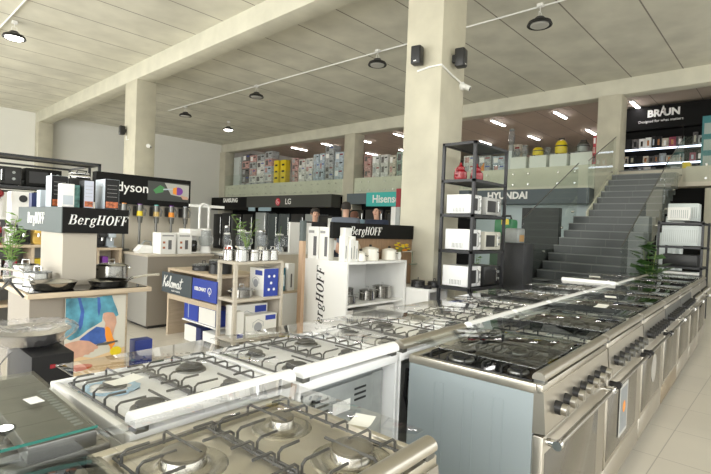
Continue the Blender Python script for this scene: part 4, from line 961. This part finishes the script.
def chopper(label, loc):
    t = thing('red_chopper', label, 'kitchen appliance', loc)
    MB().lathe([(.075, 0), (.085, .03), (.08, .10), (.05, .13)], seg=18).build('bowl', red, t); MB().lathe([(.05, .13), (.055, .16), (.02, .19), (.015, .22)], seg=16).build('cap', red, t)
    MB().tube([(-.07, 0, .1), (-.12, 0, .13), (-.12, 0, .06), (-.08, 0, .04)], .009, 6).build('handle', red, t)
chopper('red kitchen pot on the top rack shelf, left one', (5.40, 3.20, 2.072)); chopper('red kitchen pot on the top rack shelf, right one', (5.60, 3.08, 2.072))
c = MB().box(5.75, 3.02, 0, 6.15, 3.3, .55, .004).build('carton', pwood); tag(c, 'beige carton on the floor under the tall rack', 'box')
c = MB().box(5.4, 3.0, 0, 5.65, 3.3, .5, .004).build('carton', blue); tag(c, 'blue carton on the floor under the tall rack', 'box')
microwave('dark oven at left end of far left rack', (.95, 7.58, 1.792), .68, .36, .24, black)
microwave('black glass oven in middle of far left rack', (1.68, 7.58, 1.792), .42, .36, .25, blackprint)
microwave('small black oven at right end of far left rack', (2.20, 7.58, 1.792), .30, .30, .16, black)
tj = thing('contact_grill', 'chrome contact grill stacked on the small black oven', 'grill', (2.36, 7.72, 1.954)); MB().box(-.13, -.1, 0, .13, .1, .06, .01).build('grill_base', chrome, tj); MB().box(-.12, -.09, .065, .12, .09, .10, .01).build('grill_lid', chrome, tj); MB().tube([(-.06, -.09, .09), (-.06, -.14, .12), (.06, -.14, .12), (.06, -.09, .09)], .008).build('handle', black, tj)

# ------------------------------------------------------------------ behind the rack: plinth, kettle, garden goods
c = MB().box(7.55, 3.25, 0, 7.95, 3.70, 1.25, .004).build('black_plinth', blackmetal); tag(c, 'black square plinth between tall rack and staircase', 'plinth')
t = thing('glass_toaster', 'clear toaster with amber side on the black plinth', 'toaster', (7.72, 3.48, 1.252))
MB().box(-.15, -.12, .0, .13, .12, .25, .03).build('toaster_body', galv, t); MB().box(-.10, -.122, .03, .08, -.12, .14).build('amber_window', mat('amber2', (.5, .30, .12), .3), t, smooth=False); MB().tube([(.13, 0, .22), (.19, 0, .2), (.19, 0, .05), (.13, 0, .03)], .012).build('handle', galv, t)
t = thing('green_appliance', 'green tool with yellow label behind the tall rack', 'tool', (8.25, 3.90, 1.37))
MB().box(-.15, -.17, 0, .15, .17, .30, .05).build('tool_body', green, t); MB().box(-.152, -.12, .2, -.15, .02, .3).build('yellow_label', yellow, t, smooth=False); MB().tube([(0, -.1, .29), (0, -.08, .36), (0, .08, .36), (0, .1, .29)], .02).build('handle', black, t)
c = MB().box(8.06, 3.70, 0, 8.44, 4.10, 1.368).build('green_carton_stack', mat('dark_green_carton', (.04, .10, .05), .5), smooth=False); tag(c, 'dark green carton column carrying the green tool', 'box')
leafy('green plant showing through the tall rack shelves', (6.9, 3.75, .0), 6, leafm, .12, seed=12, spread=.18, height=1.25, vh=.3, vasem=black)

# ------------------------------------------------------------------ shelving at right below the mezzanine
rack('black rack with small ovens right of the staircase', 9.95, 1.16, 10.75, 1.84, (.55, .95, 1.30, 1.72), 1.74)
def backed(label, loc, w, d, h, m=galv):
    t = thing('toaster_oven', label, 'oven', loc, PI/2)   # local -y faces +X; visible rear faces -X
    MB().box(0, 0, .01, w, d, h, .008).build('casing', m, t)
    mb = MB()
    for k in range(int(w/.03)-1): mb.box(.02+.03*k, d-.001, h*.2, .03+.03*k, d+.002, h*.8)
    mb.build('rear_ribs', mat('rib_grey', (.45, .48, .48), .5), t, smooth=False)
    MB().tube([(w*.2, -.0, h*.8), (w*.2, -.03, h*.8), (w*.8, -.03, h*.8), (w*.8, 0, h*.8)], .008).build('door_handle', black, t)
    for k in range(3): MB().cyl((w+.0, d*.2, h*(.25+.25*k)), (w+.03, d*.2, h*(.25+.25*k)), .016).build('knob', black, t)
lg = mat('light_grey_metal', (.62, .67, .67), .4, .1)
backed('large ribbed grey oven on top of right rack', (10.68, 1.30, 1.745), .46, .35, .33, lg)
backed('small white oven in front on top of right rack', (10.12, 1.38, 1.745), .32, .16, .24, whitep)
backed('long pale grey oven on upper shelf of right rack', (10.35, 1.24, 1.305), .54, .36, .36, lg)
backed('white oven on lower shelf of right rack', (10.35, 1.22, .555), .5, .36, .30, whitep)
c = MB().box(10.0, 1.24, .952, 10.4, 1.75, 1.16, .01).build('black_oven', black); tag(c, 'black oven on middle shelf of right rack', 'oven')
for i, (y, h) in enumerate(((1.80, .55), (1.76, .9))):
    c = MB().box(11.2+i*.6, y, 0, 11.55+i*.6, y+.28, 1.0+h, .01).build('white_fridge', lg); tag(c, ['white cabinet seen through stair glass, lower one', 'white cabinet seen through stair glass, taller one'][i], 'cabinet')

# ------------------------------------------------------------------ large appliances under the fascia boards
def fridge(label, x, y0, y1, h, m, x1=None):
    t = thing('refrigerator', label, 'refrigerator', (x, y0, 0)); W = y1-y0
    MB().box(.03, 0, .05, .62, W, h, .006).build('cabinet', m, t)
    for z0, z1 in ((.06, h*.36), (h*.365, h-.004)):
        dr = MB().box(0, .003, z0, .03, W-.003, z1, .006).build('door', m, t)
        MB().cyl((-.03, .05, z0+.15), (-.03, .05, z1-.15), .012).cyl((0, .05, z0+.17), (-.03, .05, z0+.17), .008).cyl((0, .05, z1-.17), (-.03, .05, z1-.17), .008).build('door_handle', chrome, dr)
    MB().box(.02, .02, 0, .6, W-.02, .05).build('plinth', black, t, smooth=False)
    return t
fgl = mat('graphite_steel', (.10, .12, .13), .25, .6); fgw = mat('silver_fridge', (.42, .45, .46), .3, .5)
specs = [(23.1, 23.9, 1.9, blackglass, 'black refrigerator in the far left corner'), (22.2, 23.05, 1.95, black, 'matt black refrigerator second from left corner'), (21.2, 22.1, 1.9, blackglass, 'glossy black refrigerator third from left corner'),
         (20.2, 21.1, 1.9, black, 'black refrigerator behind the tall branches'), (19.1, 19.95, 2.0, fgw, 'silver refrigerator behind the green branches'), (18.2, 19.0, 1.95, fgl, 'graphite refrigerator under the red logo'), (17.3, 18.1, 1.95, fgl, 'graphite refrigerator right of the red logo'), (16.3, 17.2, 1.95, black, 'black refrigerator left of dark haired man'), (15.35, 16.2, 1.95, fgw, 'silver refrigerator behind the dark haired man'), (14.45, 15.3, 1.9, black, 'black refrigerator beside middle pillar'),
         (12.7, 13.6, 2.15, blackglass, 'black refrigerator right of middle pillar'), (11.7, 12.6, 2.15, black, 'black refrigerator behind bald man'), (10.7, 11.6, 2.15, blackglass, 'black refrigerator under the teal panel')]
for y0, y1, h, m, l in specs: fridge(l, 14.15, y0, y1, h, m)
for y, w_, l in ((19.9, .55, 'pale blue shelf label card above silver refrigerator'), (18.6, 1.0, 'wide pale blue shelf label card above graphite refrigerator')):
    c = MB().box(14.05, y, 2.07, 14.08, y+w_, 2.249).build('label_card', mat('pale_card', (.35, .48, .55), .5), smooth=False); tag(c, l, 'sign')
wmn = thing('washing_machine', 'white washing machine with round blue door behind couple', 'washing machine', (12.2, 12.05, .88))
MB().box(0, 0, 0, .55, .65, .85, .01).build('cabinet', whitep, wmn); MB(face('X', (-.002, .32, .42))).lathe([(.22, 0), (.22, .02), (.16, .04), (.15, .02), (.001, .015)], seg=24).build('porthole', dsteel, wmn); MB(face('X', (-.02, .32, .42))).lathe([(.15, 0), (.08, .02), (.001, .025)], seg=20).build('porthole_glass', blackglass, wmn)
c = MB().box(12.2, 11.3, 0, 12.8, 12.8, .878).build('white_podium', whitep, smooth=False); tag(c, 'white podium under the washing machine', 'podium')
c = MB().box(12.2, 11.35, .88, 12.75, 12.0, 1.72, .01).build('blue_tank', mat('pale_blue_box', (.45, .65, .80), .4)); tag(c, 'pale blue water tank beside the washing machine', 'tank')
rb = thing('tall_banner', 'tall slim banner, dark red above grey, beside big pillar', 'banner', (11.9, 9.17, 0)); MB().box(0, -.02, 1.0, .03, .15, 2.12).box(-.1, -.05, 0, .13, .18, .02).box(0, 0, .02, .03, .14, 1.0).build('lower_banner', galv, rb, smooth=False); MB().box(-.004, -.02, 2.12, .034, .15, 2.70).build('red_top', mat('dark_red', (.28, .01, .02), .5), rb, smooth=False)
c = fridge('white tall refrigerator just left of the big pillar', 12.2, 9.32, 9.75, 2.15, whitep)

# ------------------------------------------------------------------ people
def skinbody(name, verts, edges, radii, m, parent, sub=2):
    me = bpy.data.meshes.new(name); me.from_pydata(verts, edges, []); me.materials.append(m)
    o = bpy.data.objects.new(name, me); C.objects.link(o); o.parent = parent
    me.skin_vertices or me.attributes
    md = o.modifiers.new('skin', 'SKIN'); md.use_smooth_shade = True
    bm = bmesh.new(); bm.from_mesh(me); lay = bm.verts.layers.skin.verify()
    for i, v in enumerate(bm.verts): v[lay].radius = radii[i] if isinstance(radii[i], tuple) else (radii[i], radii[i])
    list(bm.verts)[0][lay].use_root = True
    bm.to_mesh(me); bm.free()
    s2 = o.modifiers.new('sub', 'SUBSURF'); s2.levels = sub; s2.render_levels = sub
    return o
def person(label, loc, rz, height, shirt, trousers, hair, bald=False, long=False, armpose='down', pitch=0):
    """faces local -y"""
    t = thing('person', label, 'person', loc, rz); k = height/1.75
    V = []; E = []; R = []
    def add(p, r, par=None):
        V.append((p[0]*k, p[1]*k, p[2]*k)); R.append(tuple(q*k for q in r) if isinstance(r, tuple) else r*k)
        if par is not None: E.append((par, len(V)-1))
        return len(V)-1
    pel = add((0, 0, .95), (.155, .11)); wa = add((0, 0, 1.10), (.135, .10), pel); ch = add((0, 0, 1.30), (.16, .115), wa); sh = add((0, 0, 1.44), (.13, .085), ch)
    nk = add((0, -.005, 1.49), .055, sh); n2 = add((0, -.012, 1.53), .05, nk)
    jaw = add((0, -.03, 1.585), (.058, .065), n2); hd = add((0, -.018, 1.655), (.074, .088), jaw); tp = add((0, -.005, 1.72), (.055, .065), hd)
    nose = add((0, -.108, 1.63), .012, hd)
    hands = []
    for s in (-1, 1):
        hp = add((s*.095, 0, .90), .085, pel); kn = add((s*.10, -.01, .50), .058, hp); an = add((s*.10, .02, .09), .042, kn); to = add((s*.11, -.13, .035), .035, an)
        s1 = add((s*.17, 0, 1.41), .058, sh)
        if armpose == 'down': el, wr = (s*.23, .02, 1.14), (s*.22, -.08, .92)
        elif armpose == 'front': el, wr = (s*.24, -.02, 1.15), (s*.10, -.26, 1.12)
        else: el, wr = (s*.26, -.10, 1.28), (s*.12, -.30, 1.36)
        e1 = add(el, .042, s1); w1 = add(wr, .028, e1)
        dv = (Vector(wr)-Vector(el)).normalized(); pm = Vector(wr)+dv*.07; p1 = add(tuple(pm), (.034, .02), w1)
        sd = dv.cross(Vector((0, 0, 1)) if abs(dv.z) < .8 else Vector((0, 1, 0))).normalized(); nn = dv.cross(sd)
        for q, L in ((-.028, .06), (-.010, .075), (.010, .07), (.028, .055)):
            a = pm+sd*q+dv*.02; f1 = add(tuple(a+dv*L*.5), .0085, p1); f2 = add(tuple(a+dv*L+nn*.02), .0075, f1)
        tb = Vector(wr)+dv*.025; th = add(tuple(tb+sd*.045+dv*.02), .010, w1); add(tuple(tb+sd*.055+dv*.05+nn*.01), .009, th)
    skinbody('body', V, E, R, skin, t)
    # shirt and trousers
    V2 = [(0, 0, .95), (0, 0, 1.12), (0, 0, 1.30), (0, 0, 1.455), (0, -.002, 1.50)]; R2 = [(.165, .125), (.145, .115), (.18, .135), (.165, .11), .085]; E2 = [(0, 1), (1, 2), (2, 3), (3, 4)]
    for s in (-1, 1):
        b = len(V2); el = (s*.23, .02, 1.14) if armpose == 'down' else ((s*.24, -.02, 1.15) if armpose == 'front' else (s*.26, -.10, 1.28))
        V2 += [(s*.18, 0, 1.44), (s*.18+(el[0]-s*.18)*.7, el[1]*.7, 1.44+(el[2]-1.44)*.7)]; R2 += [.085, .066]; E2 += [(3, b), (b, b+1)]
    skinbody('shirt', [tuple(q*k for q in v) for v in V2], E2, [tuple(q*k for q in r) if isinstance(r, tuple) else r*k for r in R2], shirt, t)
    V3 = [(0, 0, .96)]; R3 = [(.165, .12)]; E3 = []
    for s in (-1, 1):
        b = len(V3); V3 += [(s*.095, 0, .86), (s*.10, -.01, .5), (s*.10, .02, .10)]; R3 += [.10, .072, .062]; E3 += [(0, b), (b, b+1), (b+1, b+2)]
    skinbody('trousers', [tuple(q*k for q in v) for v in V3], E3, [tuple(q*k for q in r) if isinstance(r, tuple) else r*k for r in R3], trousers, t)
    for s in (-1, 1): MB().box((s*.11-.05)*k, -.19*k, 0, (s*.11+.05)*k, .09*k, .075*k, .02).build('shoe', black, t)
    for s in (-1, 1):
        MB().ball((s*.028*k, -.096*k, 1.665*k), .009*k, seg=8, n=5).build('eye', black, t); MB().ball((s*.078*k, -.01*k, 1.64*k), .008*k, .016*k, .024*k, 8, 5).build('ear', skin, t)
    MB().box(-.022*k, -.102*k, 1.592*k, .022*k, -.092*k, 1.599*k).build('mouth', mat('lips', (.4, .14, .12), .5), t)
    if not bald:
        mb = MB(); pr = [(.082, 1.645), (.092, 1.68), (.086, 1.725), (.06, 1.758), (.02, 1.77)]
        mb.rings([[(r*.93*k*math.cos(2*PI*i/16), (.012+r*1.1*math.sin(2*PI*i/16))*k, (z+(.035 if math.sin(2*PI*i/16) < -.3 else -.01 if math.sin(2*PI*i/16) > .2 else 0)*(1.75-z)*8)*k) for i in range(16)] for r, z in pr])
        if long: mb.ball((0, .06*k, 1.60*k), .075*k, .05*k, .13*k)
        mb.build('hair', hair, t)
    else: MB().rings([[(.078*k*math.cos(a), (.0+.086*math.sin(a))*k, z*k) for a in [PI*i/10 for i in range(11)]]+[(.070*k*math.cos(a), (.0+.076*math.sin(a))*k, z*k) for a in [PI*i/10 for i in range(10, -1, -1)]] for z in (1.60, 1.66, 1.69)]).build('hair', hair, t)
    return t
jeans = mat('dark_trousers', (.03, .035, .05), .8)
person('dark haired man in black shirt looking down behind white cartons', (6.08, 6.68, 0), -.55, 1.74, mat('black_shirt', (.02, .02, .022), .8), jeans, hairm, armpose='front')
person('man in grey blue jacket with black hair seen from behind', (6.18, 5.97, 0), 2.3, 1.85, mat('grey_jacket', (.13, .15, .19), .8), jeans, hairm, armpose='front')
person('woman in pink top beside the man in jacket', (6.98, 6.50, 0), 2.0, 1.72, mat('pink_top', (.62, .22, .28), .8), jeans, mat('brown_hair', (.12, .05, .03), .7), long=True, armpose='down')
person('bald man in navy shirt standing left of the big pillar', (7.48, 6.34, 0), -1.25, 1.86, mat('navy_shirt', (.02, .03, .06), .8), jeans, mat('grey_hair', (.12, .10, .09), .7), bald=True, armpose='down')

# ------------------------------------------------------------------ upstairs stock
rn = random.Random(11)
def pr(name, col, amt=.35, sc=14): return mat(name, col, .45, noise=(sc, amt))
tones = {'white': pr('stock_white', (.66, .66, .64), .3), 'grey': pr('stock_grey', (.38, .40, .41), .45), 'blue white': pr('stock_blue', (.45, .53, .60), .35), 'dark': pr('stock_dark', (.12, .11, .11), .6), 'red-white': pr('stock_red', (.50, .30, .28), .5), 'beige': pr('stock_beige', (.55, .50, .42), .3), 'green grey': pr('stock_green', (.30, .38, .34), .4)}
tk = list(tones)
def stock(y0, y1, ztop, ntier, place, tone=None, x=15.05, z0=ZM, grp='cartons stacked upstairs behind the glass rail'):
    h = (ztop-z0)/ntier
    for i in range(ntier):
        tn = tone or rn.choice(tk[:3]+['red-white', 'dark', 'grey'])
        tier = ['lowest', 'second', 'third', 'fourth', 'fifth', 'sixth', 'seventh'][i]
        t = thing('stock_carton', f'{tn} carton upstairs, {tier} tier of {place}', 'box', (x+rn.uniform(0, .05), y0, z0+h*i), 0, grp)
        W = y1-y0-.015
        MB().box(0, 0, .001, .45, W, h-.004, .002).build('carton_body', tones[tn], t)
        MB().box(-.0015, W*.55, h*.18, 0, W*.9, h*.80).build('product_picture', rn.choice([tones['dark'], tones['grey'], tones['red-white'], letter]), t, smooth=False)
        MB().box(-.0015, W*.1, h*.62, 0, W*.45, h*.76).build('title_print', rn.choice([dkp, blue, red, dkp]), t, smooth=False)
c = fridge('tall pale grey refrigerator upstairs in left corner', 15.1, 22.85, 23.55, 1.85, lg); c.location.z = ZM
y = 22.7; i = 0
while y > 20.2:
    w_ = .62 if i % 2 else .7
    stock(y-w_, y, 5.15+(.08 if i % 3 == 0 else -.03), 5, f'the {ordn[i]} stack from upstairs left corner'); y -= w_+.02; i += 1
for j, yy in enumerate((19.27, 18.72)):
    t = thing('yellow_carton', ['tall yellow carton upstairs, left one of two', 'tall yellow carton upstairs, right one of two'][j], 'box', (14.95, yy, ZM), 0, 'yellow cartons upstairs')
    MB().box(0, 0, 0, .3, .38, 1.40, .003).build('carton_body', yellow, t)
    mb = MB(); [mb.box(-.002, .09, .15+.32*q, 0, .29, .24+.32*q) for q in range(4)]; mb.build('dark_pictures', dkp, t, smooth=False)
for j, (y0, y1, z, n, nm, tn) in enumerate(((17.92, 18.38, 4.72, 5, 'the stack right of yellow cartons', 'red-white'), (17.38, 17.86, 4.62, 4, 'the second stack right of yellow cartons', 'white'), (16.84, 17.34, 4.64, 4, 'the third stack right of yellow cartons', 'white'), (16.42, 16.8, 4.78, 4, 'the slim stack left of tallest one', 'blue white'), (16.06, 16.4, 4.80, 4, 'the second slim stack left of tallest one', 'blue white'), (15.45, 16.02, 5.10, 6, 'the tallest stack', 'grey'), (14.85, 15.4, 4.78, 4, 'the stack nearest middle pillar', 'blue white'),
        (13.2, 13.6, 4.5, 4, 'the first stack right of middle pillar', 'red-white'), (12.75, 13.15, 4.45, 3, 'the second stack right of middle pillar', 'white'), (12.3, 12.7, 4.45, 3, 'the third stack right of middle pillar', 'white'), (11.9, 12.25, 4.40, 3, 'the fourth stack right of middle pillar', 'beige'), (11.35, 11.85, 4.50, 3, 'the fifth stack right of middle pillar', 'green grey'), (10.8, 11.3, 4.50, 3, 'the stack left of the big pillar', 'green grey'))): stock(y0, y1, z, n, nm, tn)
# flat packs in front at the left
for i in range(5):
    for jj in range(2):
        t = thing('flat_pack', f"flat silver carton upstairs at the rail, {('lower', 'upper')[jj]} one of {ordn[i]} pair from left", 'box', (14.85, 22.05-.60*i, ZM+.002+.17*jj), 0, 'flat silver cartons at the rail')
        MB().box(0, 0, 0, .185, .66-.06*jj-.08, .165, .003).build('carton_body', tones['grey'], t)
# right hand part: stock seen through the rack
for j, (y0, y1, z, n, nm, tn) in enumerate(((8.6, 9.1, 4.2, 3, 'the stack behind rack, left', 'white'), (8.0, 8.5, 4.15, 3, 'the stack behind rack, centre', 'grey'), (7.5, 7.95, 4.1, 3, 'the stack behind rack, right', 'blue white'), (6.95, 7.40, 4.45, 3, 'the beige stack right of tall rack', 'beige'))): stock(y0, y1, z, n, nm, tn, x=15.5)
c = MB().prism([(8.0, ZM), (8.0, ZM+.55), (8.35, ZM)], 15.0, 15.05, 'x').build('orange_wedge', orange, smooth=False); tag(c, 'small orange triangular display upstairs behind the rack', 'display')
plw = mat('plinth_white', (.80, .83, .78), .5)
for j, (y0, y1) in enumerate(((6.50, 7.02), (5.84, 6.38), (5.22, 5.74), (4.50, 5.12))):
    c = MB().box(14.95, y0, ZM, 15.4, y1, 3.92, .006).build('white_plinth', plw); tag(c, f"white cube plinth upstairs, {('leftmost', 'second from left', 'third from left', 'rightmost, beside stair pillar')[j]}", 'plinth', 'white plinths upstairs')
def tubvac(label, y, m, r=.2, top=black, h=.3):
    t = thing('tub_vacuum', label, 'vacuum cleaner', (15.15, y, 3.922))
    MB().lathe([(r*.9, .03), (r, .08), (r, h*.7), (r*1.05, h*.72), (r*.95, h*.9)], seg=20).build('tub', m, t)
    MB().lathe([(r*.95, h*.9), (r*.9, h*1.05), (r*.6, h*1.25), (r*.3, h*1.3)], seg=20).build('motor_head', m if top is black else top, t)
    MB().tube([(-.0, -.08, h*1.2), (0, -.08, h*1.45), (0, .08, h*1.45), (0, .08, h*1.2)], .015).build('handle', black, t)
    MB().lathe([(r*1.06, h*.70), (r*1.07, h*.80)], seg=20).build('black_band', black, t)
    for a in range(3): MB().ball((r*.8*math.cos(a*2.1+.5), r*.8*math.sin(a*2.1+.5), .022), .022).build('caster', black, t)
tubvac('low yellow and steel tub vacuum on second plinth', 6.19, yellow, .17, h=.22); tubvac('tall yellow tub vacuum with black band on third plinth', 5.47, yellow, .18, h=.34); tubvac('steel tub vacuum on the rightmost plinth', 4.82, galv, .18, dsteel, h=.26)
for j, (y, h) in enumerate(((6.9, .22), (6.64, .3), (7.15, .55), (5.90, .2))):
    jug(['clear jug appliance upstairs on leftmost plinth', 'taller clear jug appliance upstairs on leftmost plinth', 'tall clear cylinder upstairs left of the plinths', 'clear appliance between the two yellow vacuums'][j], (15.2, y if j != 2 else 7.12, 3.922 if j != 2 else ZM+.9), .09, h, galv)
c = MB().box(15.1, 7.05, ZM, 15.4, 7.25, ZM+.898).build('grey_plinth', lg); tag(c, 'narrow grey plinth upstairs at left of white cubes', 'plinth')
tones['bright red'] = pr('stock_bright_red', (.50, .05, .07), .3)
stock(4.32, 4.49, 4.35, 4, 'the slim stack beside stair pillar', 'bright red', x=14.85)
# cartons filling the zone behind plinths
for i in range(6): stock(4.6+i*.5, 5.05+i*.5, 4.15+.1*(i % 2), 3, f'back stack {ordn[i]} from stair pillar', x=16.6)

# shaver wall upstairs
bw = thing('product_display_wall', 'black display wall with white letters and lit shelves upstairs', 'display wall', (18.0, 2.0, ZM))
MB().box(.35, -3.0, 0, .45, 2.55, 2.55).build('back_wall', blackw, bw, smooth=False)
MB().box(0, -3.0, 1.75, .35, 2.55, 2.50).build('header', blackw, bw, smooth=False)
MB().box(0, 2.5, 0, .35, 2.55, 1.75).build('upright', blackw, bw, smooth=False); MB().box(0, .75, 0, .02, .79, 1.75).build('upright', blackw, bw, smooth=False)
text('lettering', 'BR UN', .31, letter, bw, face('X', (-.004, 1.32, 2.24)), .004, bold=.014)
text('lettering', 'A', .44, letter, bw, face('X', (-.004, 1.33, 2.29)), .004, bold=.012, sx=.62)
text('small_lettering', 'Designed for what matters', .115, letter, bw, face('X', (-.004, 1.40, 2.00)), .003)
for z in (.25, .62, 1.12):
    MB().box(.0, -3.0, z-.03, .35, 2.5, z).build('shelf_board', darkw, bw, smooth=False)
for z in (.62, 1.12):
    MB().box(-.012, -2.9, z-.055, .0, 2.5, z-.0).build('shelf_light', shelfled, bw, smooth=False)
cols = [(dkp, 'black'), (dkp, 'black'), (tones['dark'], 'dark'), (tones['dark'], 'dark'), (whitep, 'white'), (tones['beige'], 'beige'), (tones['grey'], 'grey'), (mat('maroon_print', (.30, .06, .10), .4), 'maroon'), (tones['dark'], 'dark')]
for zi, (z, hh) in enumerate(((0, .24), (.25, .30), (.62, .34), (1.12, .42))):
    y = 4.42; n = 0
    while y > 1.0:
        w_ = rn.uniform(.12, .22); h = hh*rn.uniform(.7, 1); mm, cn = rn.choice(cols)
        if w_ and not (2.70 < y < 2.82):
            t = thing('shaver_pack', f"{cn} product pack on {('floor level', 'lowest shelf', 'middle shelf', 'top shelf')[zi]} of lit wall, {n+1} from its left end", 'box', (18.05, y-w_, ZM+z+.001), 0, 'product packs on the lit wall')
            MB().box(0, 0, 0, .12, w_-.015, h, .002).build('pack_body', mm, t)
            MB().box(-.0015, w_*.3, h*.25, 0, w_*.65, h*.75).build('product_picture', rn.choice([letter, silv, copper, dkp, chrome]), t, smooth=False)
        y -= w_; n += 1
ts = thing('teal_display_stand', 'teal translucent display stand upstairs right of the lit wall', 'display stand', (16.2, 1.55, ZM))
MB().box(0, 0, 0, .4, .50, 1.6).build('stand_body', mat('teal_dark', (.04, .20, .22), .3), ts, smooth=False)
for k in range(3): MB().box(-.01, .05, .2+.45*k, 0, .45, .5+.45*k).build('shelf_niche', mat('niche', (.35, .42, .40), .4), ts, smooth=False)
for j, y in enumerate((2.25, 1.25)):
    c = MB().box(16.0, y, ZM, 16.25, y+.2, ZM+.33, .02).build('yellow_bucket', yellow); tag(c, ['small yellow bucket upstairs left of the teal stand', 'small yellow bucket upstairs right of the teal stand'][j], 'bucket')
